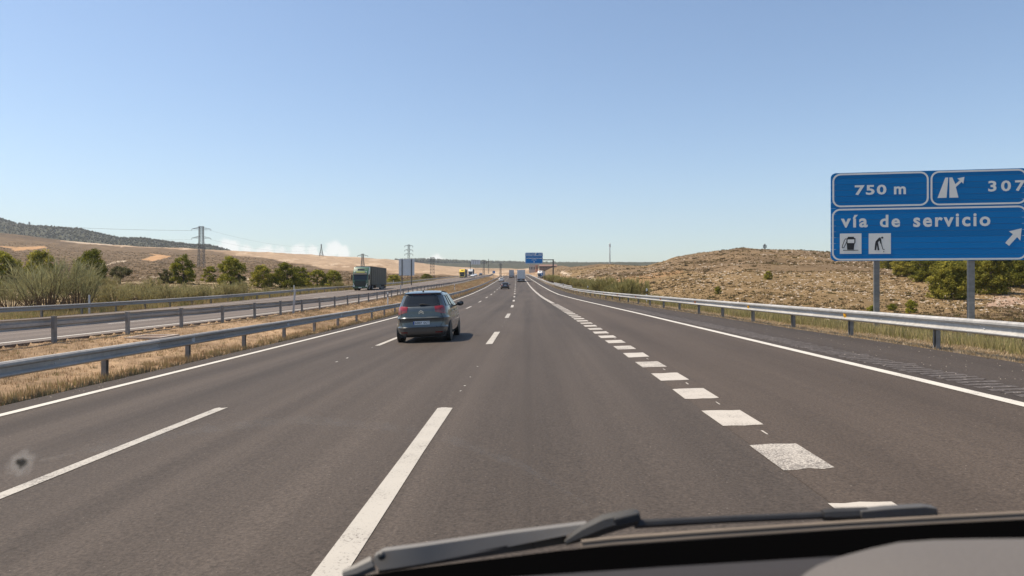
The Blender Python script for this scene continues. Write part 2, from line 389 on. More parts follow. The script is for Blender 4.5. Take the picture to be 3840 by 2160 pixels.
# ------------------------------------------------------------------ ground sheet
def in_poly(u, v, poly):
    ins = np.zeros(u.shape, bool); n = len(poly); j = n - 1
    for i in range(n):
        xi, yi = poly[i]; xj, yj = poly[j]
        c = ((yi > v) != (yj > v)) & (u < (xj - xi) * (v - yi) / (yj - yi + 1e-9) + xi); ins ^= c; j = i
    return ins
def near_line(u, v, pts, w, vs=2.2):
    d = np.full(u.shape, 1e9)
    for (a, b) in zip(pts[:-1], pts[1:]):
        ax, ay = a; bx, by = b; dx, dy = bx - ax, (by - ay) * vs
        t = np.clip(((u - ax) * dx + (v - ay) * vs * dy) / (dx * dx + dy * dy), 0, 1)
        d = np.minimum(d, np.hypot(u - ax - t * dx, (v - ay) * vs - t * dy))
    return d < w
def build_ground():
    us = np.concatenate([np.linspace(-8000, -300, 60)[:-1], np.linspace(-300, 4200, 620), np.linspace(4200, 12000, 60)[1:]])
    ys = np.concatenate([np.geomspace(2.5, 120, 150)[:-1], np.geomspace(120, 1250, 190)[:-1], np.geomspace(1250, 4200, 60)])
    U, Y = np.meshgrid(us, ys); X = (U - U0) * Y / FPX
    Z = ground_z(X, Y)
    V = np.stack([X, Y, Z], -1).reshape(-1, 3)
    nu, ny = len(us), len(ys); idx = np.arange(nu * ny).reshape(ny, nu)
    F = np.stack([idx[:-1, :-1], idx[:-1, 1:], idx[1:, 1:], idx[1:, :-1]], -1).reshape(-1, 4)
    # colours of the land itself: scrub, stubble fields, clearings, tracks, woods
    vv = V0 + FPX * (CAMH - Z) / Y
    n1 = fbm(X * 0.02, Y * 0.02); n2 = fbm(X * 0.11 + 5, Y * 0.11); n3 = fbm(U * 0.012, np.log(Y) * 9)
    left = U < 2040
    C = np.zeros(U.shape + (3,)); ST = np.zeros(U.shape)
    def setc(mask, col): C[mask] = col
    scrubL = np.array((0.142, 0.097, 0.055)); scrubR = np.array((0.160, 0.110, 0.062)); straw = np.array((0.45, 0.31, 0.16))
    C[:] = np.where(left[..., None], scrubL, scrubR) * (0.75 + 0.9 * (n2 - 0.2))[..., None]
    ST[:] = np.where(left, 0.45, 0.85) * np.clip((n1 - 0.32) * 4, 0.1, 1)
    # right side grass hollows
    m = (~left) & (n1 < 0.44); C[m] = C[m] * 0.35 + np.array((0.218, 0.148, 0.070)) * 0.65; ST[m] *= 0.35
    fieldlow = np.interp(U + 40 * (n3 - .47), [180, 280, 470, 745, 856, 909, 1000, 1091, 1147, 1222, 1315, 1445, 1560, 1700, 1900, 2060], [905, 910, 924, 938, 948, 960, 970, 984, 992, 1006, 1016, 1022, 1026, 1034, 1040, 1042])
    fld = left & (vv < fieldlow + 14 * (n3 - .47)) & (U > 230) & (Y > 150)
    tan = np.array((0.345, 0.245, 0.158)); 
    C[fld] = tan * (0.86 + 0.6 * (n2[fld][:, None] - .25)); ST[fld] = 0.12
    band = fld & (fbm(U * 0.006 + 3, vv * 0.05) < 0.41) & (vv > it(VC1, U) + 3); C[band] = C[band] * 0.4 + np.array((0.22, 0.145, 0.085)) * 0.6
    pale = fld & (fbm(U * 0.02 + 9, vv * 0.12) > 0.6); C[pale] = np.array((0.42, 0.315, 0.215))
    for poly in ([(-60, 918), (60, 926), (165, 924), (178, 929), (120, 935), (55, 941), (40, 931)], [(528, 974), (582, 958), (556, 950), (645, 961), (600, 973), (575, 978)]):
        C[in_poly(U, vv, poly) & (Y > 150)] = (0.40, 0.235, 0.115)
    trk = np.array((0.42, 0.335, 0.245))
    for pts, w in (([(376, 1010), (400, 992), (428, 984), (470, 979)], 6), ([(250, 906), (330, 912), (420, 918)], 5), ([(520, 1040), (600, 1038)], 5), ([(860, 1062), (900, 1040), (960, 1052)], 8)):
        C[near_line(U, vv, pts, w) & left & (Y > 90)] = trk
    fr = in_poly(U, vv, [(2256, 1052), (2420, 1028), (2560, 1013), (2560, 1024), (2440, 1046), (2345, 1088), (2275, 1074)]) & (Y > 60)
    C[fr] = np.array((0.25, 0.155, 0.078)); ST[fr] = 0.1
    for pts, w in (([(2110, 1020), (2130, 1030)], 10), ([(2215, 1040), (2240, 1060), (2285, 1084), (2330, 1100), (2400, 1110), (2520, 1117)], 8)):
        C[near_line(U, vv, pts, w) & (~left) & (Y > 45)] = trk
    C[in_poly(U, vv, [(3690, 1150), (3740, 1108), (3800, 1112), (3850, 1128), (3840, 1140), (3780, 1146)]) & (Y > 40)] = (0.34, 0.235, 0.17)
    # woods on the far ridges
    yc = it(YC1, U)
    wood = Y > yc * 1.22
    C[wood] = np.array((0.055, 0.056, 0.036)) * (0.7 + 0.8 * n2[wood][:, None]); ST[wood] = 0
    edge = left & (Y > yc * 0.9) & (U < 280); C[edge & ~wood] = C[edge & ~wood] * 0.8
    # verges and median: dry straw litter over pale soil
    xr = X - cx(Y); med = (xr > OPP_IN - .1) & (xr < OWN_L + .1) & (Y < 620)
    C[med] = np.array((0.285, 0.195, 0.118)) * (0.75 + 0.9 * (fbm(X * 0.9, Y * 0.5)[med] - .25))[:, None]; ST[med] = 0.05
    dR = xr - rail_r(Y); vr = (dR > -.4) & (dR < 1.3) & (Y < 500); C[vr] = np.array((0.34, 0.255, 0.155)) * (0.8 + 0.6 * (n2[vr][:, None] - .2)); ST[vr] = 0.1
    vr2 = (dR >= 1.3) & (dR < 7 + 6 * (n2 - .47)) & (Y < 110); C[vr2] = np.array((0.205, 0.165, 0.078)) * (0.8 + 0.6 * (n2[vr2][:, None] - .2)); ST[vr2] = 0.05
    dL = OPP_OUT - xr; vl = (dL > -.1) & (dL < 1.6) & (Y < 500); C[vl] = np.array((0.29, 0.22, 0.12)); ST[vl] = 0.1
    vl2 = (dL >= 1.6) & (dL < 70) & (Y < 150); C[vl2] = C[vl2] * 0.3 + np.array((0.30, 0.235, 0.14)) * 0.7
    m, nt, b = new_mat('land')
    at = nt.nodes.new('ShaderNodeAttribute'); at.attribute_name = 'Col'
    a = noise_node(nt, pos_node(nt, (1, 1, 1)), 1.6, 5, 0.65); a2 = noise_node(nt, pos_node(nt, (1, 1, 1)), 14, 4, 0.7)
    a3 = noise_node(nt, pos_node(nt, (0.12, 0.12, 0.5)), 1.0, 5, 0.65)
    k = mathn(nt, 'MULTIPLY', mrange(nt, a, 0.28, 0.72, 0.74, 1.26), mrange(nt, a2, 0.3, 0.7, 0.72, 1.28))
    k = mathn(nt, 'MULTIPLY', k, mrange(nt, a3, 0.3, 0.7, 0.8, 1.2))
    col = mixc(nt, 1.0, at.outputs['Color'], k, 'MULTIPLY')
    s1 = noise_node(nt, pos_node(nt, (0.9, 0.9, 1.4)), 1.1, 5, 0.7); s2 = noise_node(nt, pos_node(nt, (0.05, 0.05, 0.05)), 1.0, 3)
    sm = mathn(nt, 'MULTIPLY', mrange(nt, s1, 0.60, 0.66, 0, 1), mathn(nt, 'MULTIPLY', at.outputs['Alpha'], mrange(nt, s2, 0.42, 0.58, 0.15, 1)))
    col = mixc(nt, sm, col, (0.42, 0.345, 0.25))
    nt.links.new(col, b.inputs['Base Color']); b.inputs['Roughness'].default_value = 0.95; b.inputs['Specular IOR Level'].default_value = 0.1
    bp = nt.nodes.new('ShaderNodeBump'); bp.inputs['Strength'].default_value = 0.6; bp.inputs['Distance'].default_value = 0.15
    nt.links.new(a, bp.inputs['Height']); nt.links.new(bp.outputs['Normal'], b.inputs['Normal'])
    cols = np.concatenate([C.reshape(-1, 3), ST.reshape(-1, 1)], 1)
    o = add_obj('ground', mk_mesh('ground', V, F, m, True, cols)); tag(o, 'dry scrubland hills, stubble fields and straw verges around the motorway', kind='structure')
    return o
build_ground()
nearp = MB(); nearp.add([(-300, -150, -1.4), (300, -150, -1.4), (300, 2.6, -1.4), (-300, 2.6, -1.4)], [(0, 1, 2, 3)])
tag(nearp.build('ground_behind', pmat('soil', (0.26, 0.19, 0.11), 0.95, noise=0.3, nscale=0.3)), 'dry soil beside the road at the camera', kind='structure')

# ------------------------------------------------------------------ carriageways and paint
YS = np.concatenate([np.arange(-12, 120, 3.0), np.arange(120, 640, 6.0)])
def road_sheet(name, x0f, x1f, mat, ys=YS, dz=0.0, thick=0.3, parent=None, nx=6):
    V = []; F = []
    for y in ys:
        a = x0f(y) if callable(x0f) else x0f; b = x1f(y) if callable(x1f) else x1f
        row = [W(a, y, dz - thick)] if thick else []
        row += [W(a + (b - a) * i / nx, y, dz) for i in range(nx + 1)]
        if thick: row += [W(b, y, dz - thick)]
        V += row
    k = nx + 1 + (2 if thick else 0)
    for j in range(len(ys) - 1):
        for i in range(k - 1): F.append((j * k + i, j * k + i + 1, (j + 1) * k + i + 1, (j + 1) * k + i))
    return add_obj(name, mk_mesh(name, np.array(V), F, mat), parent)
exit_x = lambda y: float(np.interp(y, [-20, 15, 50, 85, 145, 230, 640], [2.6, 2.58, 2.38, 2.15, 2.2, 2.5, 2.6]))
road = road_sheet('road', OWN_L, own_edge, M['asphalt']); tag(road, 'warm grey asphalt carriageway with three lanes and an exit lane', kind='structure')
opp = road_sheet('road_opposite', OPP_OUT, OPP_IN, M['asphalt_old']); tag(opp, 'paler opposite carriageway beyond the median rails', kind='structure')
road_sheet('shoulder', lambda y: edge_d(y) + 0.1, lambda y: own_edge(y) - 0.02, M['asphalt_shoulder'], dz=0.004, thick=0, parent=road, nx=2)
road_sheet('shoulder', OWN_L + 0.02, -8.6, M['asphalt_shoulder'], dz=0.004, thick=0, parent=road, nx=1)
M['asphalt_exit'] = asphalt('asphalt_exit_lane', (0.073, 0.0565, 0.0445), 0.14)
road_sheet('exit_lane', lambda y: exit_x(y) - .22, lambda y: edge_d(y) + .1, M['asphalt_exit'], dz=0.003, thick=0, parent=road, nx=3)
road_sheet('edge_line', -8.58, -8.38, M['paint'], dz=0.009, thick=0, parent=road, nx=1)
road_sheet('edge_line', lambda y: edge_d(y) - 0.1, lambda y: edge_d(y) + 0.1, M['paint'], dz=0.009, thick=0, parent=road, nx=1)
road_sheet('edge_line', -16.1, -15.9, M['paint'], dz=0.006, thick=0, parent=opp, nx=1)
road_sheet('edge_line', -27.9, -27.7, M['paint_worn'], dz=0.006, thick=0, parent=opp, nx=1)
road_sheet('edge_line', lambda y: exit_x(y) - 0.17, lambda y: exit_x(y) + 0.17, M['paint_worn'], ys=np.arange(62, 330, 4.0), dz=0.006, thick=0, parent=road, nx=1)
def dash(parent, xf, y0, y1, w, mat, name='lane_dash', dz=0.006, jag=0.012):
    ys = np.linspace(y0, y1, max(2, int((y1 - y0) / 2.5) + 1)); V = []; F = []; n = 5
    for j, y in enumerate(ys):
        for i in range(n):
            t = i / (n - 1) - .5; yy = y + (random.uniform(-jag, jag) * 4 if j in (0, len(ys) - 1) else 0); x = xf(y) if callable(xf) else xf
            V.append(W(x + t * w + (random.uniform(-.01, .01) if abs(t) > .4 else 0), yy, dz))
    for j in range(len(ys) - 1):
        for i in range(n - 1): F.append((j * n + i, j * n + i + 1, (j + 1) * n + i + 1, (j + 1) * n + i))
    return add_obj(name, mk_mesh(name, np.array(V), F, mat), parent)
y = 22.8 - 17.0
while y < 420: dash(road, -4.93, max(y - 2, 3) if y < 10 else y, y + 5.5, 0.17, M['paint_dash']); y += 17.0
y = 21.9 - 17.0
while y < 420: dash(road, -1.27, 2.2 if y < 6 else y, y + 5.65, 0.215, M['paint_dash']); y += 17.0
for x0, st in ((-19.7, 33.0), (-23.7, 28.0)):
    y = st - 34
    while y < 420:
        if y > 8: dash(opp, x0, y, y + 5, 0.14, M['paint'])
        y += 17.0
for k in range(30):                                  # broad square blocks along the exit lane
    y0 = 4.52 + k * 2.02
    if y0 > 60: break
    dash(road, exit_x, y0, y0 + 1.02, 0.50, M['paint_worn'], 'block_marking', jag=0.006)
for k in range(26):                                  # small set-out ticks left between the dashes
    y0 = 12 + k * 1.0 + random.uniform(-.2, .2)
    if random.random() < .6: dash(road, -4.93 + random.uniform(-.03, .03), y0, y0 + random.uniform(.08, .2), 0.035, M['paint'], 'paint_tick', jag=0.0)
    if random.random() < .35: dash(road, -1.2 + random.uniform(-.03, .03), y0, y0 + .06, 0.03, M['paint'], 'paint_tick', jag=0.0)
    if random.random() < .6 and k < 14: dash(road, exit_x(y0) + .12, 3.6 + k * 2.02 + 2.4, 3.6 + k * 2.02 + 2.62, 0.02, M['paint_worn'], 'paint_tick', jag=0.0)
# milled rumble strip on the shoulder: real grooves with pale torn edges
def rumble():
    m, nt, b = new_mat('milled_asphalt')
    col, g = asphalt_nodes(nt, (0.085, 0.072, 0.066), 0.05)
    s = noise_node(nt, pos_node(nt, (9, 9, 9)), 1.6, 4, 0.75)
    nt.links.new(mixc(nt, mrange(nt, s, 0.58, 0.68, 0, 0.6), col, (0.38, 0.34, 0.30)), b.inputs['Base Color']); b.inputs['Roughness'].default_value = 0.8
    V = []; F = []; j = 0; y = 9.0
    while y < 46:
        w = 0.16 + 0.10 * random.random(); off = random.uniform(-.06, .06)
        x = edge_d(y) + 0.34 + off; x2 = x + 0.42 + w
        hh = 0.004 + random.random() * 0.004
        for (yy, z) in ((y, 0.006), (y + 0.06, 0.006 + hh), (y + 0.13, 0.006 + hh * .6), (y + 0.16, 0.006)):
            for i in range(9):
                t = i / 8; V.append(W(x + (x2 - x) * t + random.uniform(-.015, .015), yy + random.uniform(-.03, .03), z + (random.uniform(0, .003) if 0 < t < 1 else 0)))
        for a in range(3):
            for i in range(8): q = j * 36 + a * 9 + i; F.append((q, q + 1, q + 10, q + 9))
        j += 1; y += 0.27
    o = add_obj('rumble_strip', mk_mesh('rumble_strip', np.array(V), F, m), road); o['kind'] = 'stuff'
rumble()
def grit():
    n = 420; Y = np.exp(RNG.uniform(np.log(7), np.log(45), n)); side = RNG.random(n) < .75
    xr = np.where(side, edge_d(Y) + .3 + (own_edge(Y) - edge_d(Y) - .35) * RNG.random(n) ** .8, OWN_L + .1 + RNG.random(n) ** 2 * .5)
    X = xr + cx(Y); Z = surf_z(xr, Y) + .006; s = RNG.uniform(.004, .013, n)
    base = np.array([(1, 0, 0), (.2, .9, 0), (-.9, .3, 0), (-.3, -.9, 0), (.1, .1, .7)]); V = base[None] * RNG.uniform(.6, 1.4, (n, 5, 3)) * s[:, None, None] + np.stack([X, Y, Z], -1)[:, None, :]
    F = (np.arange(n)[:, None, None] * 5 + np.array([[0, 1, 4], [1, 2, 4], [2, 3, 4], [3, 0, 4]])[None]).reshape(-1, 3)
    o = add_obj('grit', mk_mesh('grit', V.reshape(-1, 3), F, pmat('grit', (0.42, 0.37, 0.31), .9)), road); o['kind'] = 'stuff'
grit()

# ------------------------------------------------------------------ guard rails
_prof = [(0.0, -.155), (.03, -.150), (.075, -.126), (.083, -.106), (.072, -.086), (.016, -.055), (.016, .03), (.072, .058), (.083, .080), (.080, .118), (.045, .148), (0.0, .155)]
def beam_mesh(name, length, mat):
    V = []; F = []; k = len(_prof)
    inner = [(n - 0.006, z) for n, z in _prof]
    ring = _prof + inner[::-1]; K = len(ring)
    for yv in (-length / 2, length / 2): V += [(n, yv, z) for n, z in ring]
    for i in range(K): F.append((i, (i + 1) % K, K + (i + 1) % K, K + i))
    F += [tuple(range(K)), tuple(range(K, 2 * K))[::-1]]
    me = mk_mesh(name, np.array(V), F, mat)
    bm = bmesh.new(); bm.from_mesh(me); bmesh.ops.recalc_face_normals(bm, faces=bm.faces)
    bm.to_mesh(me); bm.free(); return me
def post_mesh(name, h, mat, cap=False):
    b = MB()
    b.box(-.05, .05, -.065, -.055, -.5, h); b.box(-.05, -.04, -.055, .06, -.5, h); b.box(-.05, .05, .055, .065, -.5, h); b.box(.012, .05, -.0549, -.03, -.5, h)
    if cap: b.box(-.075, .075, -.085, .085, h, h + .012)
    o = b.build(name, mat); me = o.data; bpy.data.objects.remove(o); return me
def bolt_mesh():
    b = MB(); b.lathe([(0, .016), (.012, .016), (.02, .006)], 8, 'x'); o = b.build('bolt', M['silver_ref']); me = o.data; bpy.data.objects.remove(o); return me
def refl_mesh(mat):
    b = MB(); b.prism([(-.045, -.05), (.045, -.085), (.045, .085), (-.045, .05)], 0, .02, 'x'); b.box(0.019, .03, -.05, .03, -.01, .01)
    o = b.build('reflector', mat); me = o.data; bpy.data.objects.remove(o); return me
def guardrail(label, xf, side, y0, y1, mat, blk, ztop=0.72, refl=None, group='guard rails along the motorway', cap=False, near_end=150, surf=None, phase=0.0):
    """side: +1 beam faces +X, -1 faces -X; posts behind it"""
    root = empty('guard_rail', (0, 0, 0), 0, label, 'guard rail', group)
    bm_, pm = beam_mesh('beam_section', 4.0, mat), post_mesh('post', ztop - 0.03 if not cap else ztop + .03, M['galv_post'], cap)
    bo = bolt_mesh(); rf = [refl_mesh(M[r]) for r in refl] if refl else None
    zc = ztop - .155
    def pt(y, n=0.0, z=0.0):
        x = float(xf(y)) + side * n; s = surf(x, y) if surf else float(surf_z(x, y)); return Vector((x + float(cx(y)), y, s + z))
    y = y0 + phase; k = 0; far = []
    while y < y1:
        a, b = pt(y, blk, zc), pt(y + 4, blk, zc); c = (a + b) / 2; d = b - a
        yaw = math.atan2(-d.x, d.y); pitch = math.atan2(d.z, math.hypot(d.x, d.y))
        rot = Euler((pitch * 1.0, 0, yaw), 'XYZ')
        L = d.length
        if y < near_end:
            o = add_obj('beam_section', bm_, root, c); o.rotation_euler = (side * pitch, 0, yaw + (math.pi if side < 0 else 0)); o.scale = (1, L / 4.0 * 1.002, 1)
            p = pt(y + 2.0, 0, 0); o = add_obj('post', pm, root, p, (0, random.uniform(-.012, .012), yaw + (math.pi if side < 0 else 0)))
            if blk > 0.12:
                pass
            if y < 70:
                for dy in (0.0, 0.12):
                    q = pt(y + dy, blk + .018, zc + (.03 if dy else -.03)); add_obj('bolt', bo, root, q, (0, 0, 0 if side > 0 else math.pi))
            if rf and k % 2 == 0:
                q = pt(y + 1.9, blk + .03, zc); r_ = rf[min(len(rf) - 1, int(y // 34))]
                add_obj('reflector', r_, root, q, (0, 0, (math.radians(-55) if side > 0 else math.pi + math.radians(55))))
        else: far.append((a, b, pt(y + 2, 0, 0)))
        y += 4; k += 1
    if far:
        b_ = MB()
        for (a, b, p) in far:
            V = [q + Vector((side * n, 0, z)) for q in (a, b) for n, z in ((0, -.155), (.08, -.1), (.02, 0), (.08, .1), (0, .155))]
            b_.add(V, [(i, i + 1, i + 6, i + 5) for i in range(4)])
            b_.box(p.x - .05, p.x + .05, p.y - .06, p.y + .06, p.z - .4, p.z + ztop - .05)
        o = b_.build('far_run', mat, root); o['kind'] = 'stuff'
    return root
rail_near = guardrail('steel guard rail nearest the left lane, with white reflectors, facing us', lambda y: -9.9, +1, 2.45, 460, M['galv'], .16, refl=['silver_ref'])
rail_med = guardrail('steel guard rail on the far side of the median, capped posts toward us', lambda y: -14.75, -1, 3.9, 480, M['galv'], .19, cap=True, ztop=0.78, surf=lambda x, y: float(ground_z(x + cx(y), y)))
rail_opp = guardrail('guard rail beyond the opposite carriageway, in front of the broom bushes', lambda y: -30.35, +1, 22, 560, M['galv'], .16, surf=lambda x, y: float(surf_z(-29.9, y)) - 0.02)
rail_right = guardrail('pale steel guard rail on the right shoulder with yellow reflectors', rail_r, -1, 2.4, 560, M['galv_sunlit'], .18, refl=['amber', 'orange_ref'], ztop=0.76, near_end=190)
guardrail('short doubled guard rail stub beside the right rail where the bushes begin', lambda y: rail_r(y) + 1.3 - (y - 118) * .012, -1, 118, 166, M['galv_sunlit'], .16, ztop=0.8, near_end=400, surf=lambda x, y: float(surf_z(7.1, y)))

# ------------------------------------------------------------------ lettering and signs
def text_mesh(s, bold=0.02, spacing=1.0):
    cu = bpy.data.curves.new('t', 'FONT'); cu.body = s; cu.size = 1.0; cu.offset = bold; cu.space_character = spacing
    cu.resolution_u = 3; cu.extrude = 0.0
    ob = bpy.data.objects.new('t', cu); COL.objects.link(ob)
    dg = bpy.context.evaluated_depsgraph_get(); dg.update()
    me = bpy.data.meshes.new_from_object(ob.evaluated_get(dg)); bpy.data.objects.remove(ob); bpy.data.curves.remove(cu); return me
def text_fit(s, box, mat, parent, name='lettering', y=-0.004, bold=0.02, spacing=1.0, th=0.002):
    """flat lettering in the local XZ plane, fitted to box (x0,x1,z0,z1), facing -Y"""
    me = text_mesh(s, bold, spacing); n = len(me.vertices); co = np.empty(n * 3, np.float32); me.vertices.foreach_get('co', co); co = co.reshape(-1, 3)
    a, b = co.min(0), co.max(0); x0, x1, z0, z1 = box; out = np.zeros_like(co)
    out[:, 0] = x0 + (co[:, 0] - a[0]) / (b[0] - a[0]) * (x1 - x0); out[:, 2] = z0 + (co[:, 1] - a[1]) / (b[1] - a[1]) * (z1 - z0); out[:, 1] = y
    me.vertices.foreach_set('co', out.ravel()); me.materials.clear(); me.materials.append(mat); me.update()
    return add_obj(name, me, parent)
def flat(polys, name, mat, parent, y=-0.004, th=0.002):
    b = MB()
    for p in polys: b.prism(p, y, y - th, 'y')
    return b.build(name, mat, parent)
def rrect(x0, x1, z0, z1, r, n=7):
    P = []
    for cx_, cz_, a0 in ((x1 - r, z1 - r, 0), (x0 + r, z1 - r, 90), (x0 + r, z0 + r, 180), (x1 - r, z0 + r, 270)):
        for i in range(n): a = R(a0 + 90 * i / (n - 1)); P.append((cx_ + r * math.cos(a), cz_ + r * math.sin(a)))
    return P
def frame(x0, x1, z0, z1, r, w, name, mat, parent, y=-0.004):
    o = rrect(x0, x1, z0, z1, r); i = rrect(x0 + w, x1 - w, z0 + w, z1 - w, r - w); n = len(o); V = []; F = []
    for yy in (y, y - .002): V += [(a, yy, b) for a, b in o] + [(a, yy, b) for a, b in i]
    for k in range(n):
        j = (k + 1) % n
        F += [(k, j, n + j, n + k), (2 * n + k, 3 * n + k, 3 * n + j, 2 * n + j), (k, 2 * n + k, 2 * n + j, j), (n + k, n + j, 3 * n + j, 3 * n + k)]
    b = MB(); b.add(V, F); return b.build(name, mat, parent)
def planks(parent, x0, x1, z0, z1, r, n, mat, th=0.03, gap=0.006, back=None):
    """horizontal sign planks, each its own part, rounded with the sign's corners"""
    def inset(z):
        d = min(z - z0, z1 - z)
        return 0 if d >= r else r - math.sqrt(max(0, r * r - (r - d) ** 2))
    h = (z1 - z0) / n
    for k in range(n):
        a, b = z0 + k * h + gap / 2, z0 + (k + 1) * h - gap / 2; zs = np.linspace(a, b, 6)
        poly = [(x0 + inset(z), z) for z in zs] + [(x1 - inset(z), z) for z in zs[::-1]]
        m = MB(); dy = random.uniform(-.0012, .0012); m.prism(poly, dy, th + dy, 'y'); m.build('plank', mat, parent)
    m = MB(); m.box(x0 + r, x1 - r, th * .55, th + .012, z0 + .02, z1 - .02); m.build('back_frame', back or M['galv_post'], parent)
M['sign_blue'] = pmat('sign_blue', (0.0006, 0.160, 0.44), 0.45, spec=0.2, noise=0.03, nscale=1.3, stretch=(.6, 1, 5))
_nt = M['sign_blue'].node_tree; _oi = _nt.nodes.new('ShaderNodeObjectInfo'); _b = _nt.nodes['Principled BSDF']; _src = _b.inputs['Base Color'].links[0].from_socket
_nt.links.new(mixc(_nt, 1.0, _src, mrange(_nt, _oi.outputs['Random'], 0, 1, 0.88, 1.12), 'MULTIPLY'), _b.inputs['Base Color'])
M['sign_white'] = pmat('sign_white', (0.70, 0.69, 0.66), 0.45, noise=0.05, nscale=4)
M['sign_black'] = pmat('sign_black', (0.012, 0.012, 0.014), 0.5)
M['sign_grey'] = pmat('sign_back_grey', (0.60, 0.60, 0.60), 0.5, 0.05, noise=0.08, nscale=0.7)

def big_sign():
    ph = 0.185; sp, cp = math.sin(ph), math.cos(ph); X0, Y0 = 10.43, 24.6
    def S(px, py):
        u = 3040 + px / 3.22; v = 600 + py / 3.22; t = (u - U0) / FPX
        s = (Y0 * t - X0) / (cp + sp * t); yy = Y0 - sp * s; return s, CAMH + (V0 - v) * yy / FPX
    gz = 0.0
    root = empty('road_sign', (X0, Y0, gz), -ph, 'big blue road sign reading 750 m 307 via de servicio on two grey posts', 'road sign')
    z1 = S(250, 160)[1]; z0 = S(250, 1222)[1]; x1 = S(2622, 600)[0]
    def Sq(px, py): s = S(px, 600)[0]; return s, z1 - (py - 160) / 1062.0 * (z1 - z0)
    def bx(a, b, c, d): (p, q), (r, s) = Sq(a, d), Sq(b, c); return (p, r, q, s)
    planks(root, 0, x1, z0, z1, .17, 15, M['sign_blue'])
    bw = 0.058
    for b in ((262, 1425, 168, 573), (1447, 2612, 168, 573), (256, 2612, 592, 1215)):
        x_a, x_b, z_a, z_b = bx(*b); frame(x_a, x_b, z_a, z_b, .27, bw, 'border', M['sign_white'], root)
    for s, b, sp_ in (('750', (532, 915, 312, 432), 1.15), ('m', (1005, 1150, 338, 432), 1), ('307', (2143, 2592, 298, 425), 1.35), ('vía', (365, 688, 668, 820), 1.25), ('de', (835, 1080, 672, 822), 1.25), ('servicio', (1238, 2170, 672, 825), 1.22)):
        text_fit(s, bx(*b), M['sign_white'], root, bold=0.028, spacing=sp_)
    Q = lambda pts: [Sq(*p) for p in pts]
    flat([Q([(1532, 485), (1640, 485), (1660, 248), (1625, 248)])], 'exit_symbol', M['sign_white'], root)
    flat([Q([(1675, 485), (1783, 485), (1752, 362), (1822, 303), (1842, 325), (1856, 245), (1770, 262), (1800, 284), (1746, 328), (1710, 248), (1675, 248)])], 'exit_symbol', M['sign_white'], root)
    flat([Q([(2348, 1022), (2395, 1056), (2492, 955), (2530, 998), (2547, 855), (2393, 888), (2442, 922)])], 'arrow', M['sign_white'], root)
    flat([Q([(352, 1135), (613, 1135), (613, 890), (352, 890)])], 'symbol_plate', M['sign_white'], root)
    flat([Q([(700, 1138), (968, 1138), (968, 893), (700, 893)])], 'symbol_plate', M['sign_white'], root)
    Y2 = -0.008
    def loop(pts, w):                       # thick stroke as quads
        out = []
        for a, b in zip(pts[:-1], pts[1:]):
            d = Vector((b[0] - a[0], b[1] - a[1])); d.normalize(); n = Vector((-d.y, d.x)) * w / 2
            out.append(Q([(a[0] + n.x, a[1] + n.y), (b[0] + n.x, b[1] + n.y), (b[0] - n.x, b[1] - n.y), (a[0] - n.x, a[1] - n.y)]))
        return out
    pump = [Q([(440, 1085), (520, 1085), (527, 1020), (540, 1000), (540, 948), (522, 945), (522, 930), (448, 930), (446, 945), (432, 948), (432, 1000), (436, 1020)]), Q([(390, 1096), (575, 1096), (575, 1088), (390, 1088)])]
    pump += loop([(436, 990), (400, 1062), (380, 1060), (382, 1040), (408, 970), (424, 950)], 8)
    flat(pump, 'pump_symbol', M['sign_black'], root, Y2)
    flat([Q([(444, 1005), (526, 1005), (526, 962), (444, 962)])], 'pump_symbol', M['sign_white'], root, Y2 - .004)
    hd = [(863 + 14 * math.cos(a * .6283), 945 + 12 * math.sin(a * .6283)) for a in range(10)]
    gol = [Q(hd), Q([(770, 1092), (790, 1095), (800, 1030), (808, 1095), (828, 1092), (812, 1000), (832, 980), (840, 1015), (857, 1015), (850, 960), (838, 940), (825, 945), (785, 985), (778, 1010)])]
    gol += loop([(850, 1012), (872, 1085), (892, 1085)], 8)
    gol += [Q([(881 + 6 * math.cos(a * .785), 1112 + 6 * math.sin(a * .785)) for a in range(8)])]
    flat(gol, 'golfer_symbol', M['sign_black'], root, Y2)
    for u_l, u_r in ((3282.5, 3300.4), (3637, 3658)):
        px = (u_l - 3040) * 3.22; s0 = S(px, 1240)[0]; s1 = S((u_r - 3040) * 3.22, 1240)[0]; w = s1 - s0
        wx = X0 + s0 * cp; wy = Y0 - s0 * sp
        gz2 = float(ground_z(wx, wy)) - .4
        b = MB(); t = .012; d0 = 0.05; d1 = 0.21        # I-section
        b.box(s0, s1, d0, d0 + t, gz2, z0 + .5); b.box(s0, s1, d1, d1 + t, gz2, z0 + .5); b.box(s0 + w * .45, s0 + w * .55, d0 + t, d1, gz2, z0 + .5)
        b.box(s0 - .01, s0, d0 + .001, d1, gz2, z0 + .3)
        b.build('post', M['galv_post'], root)
big_sign()

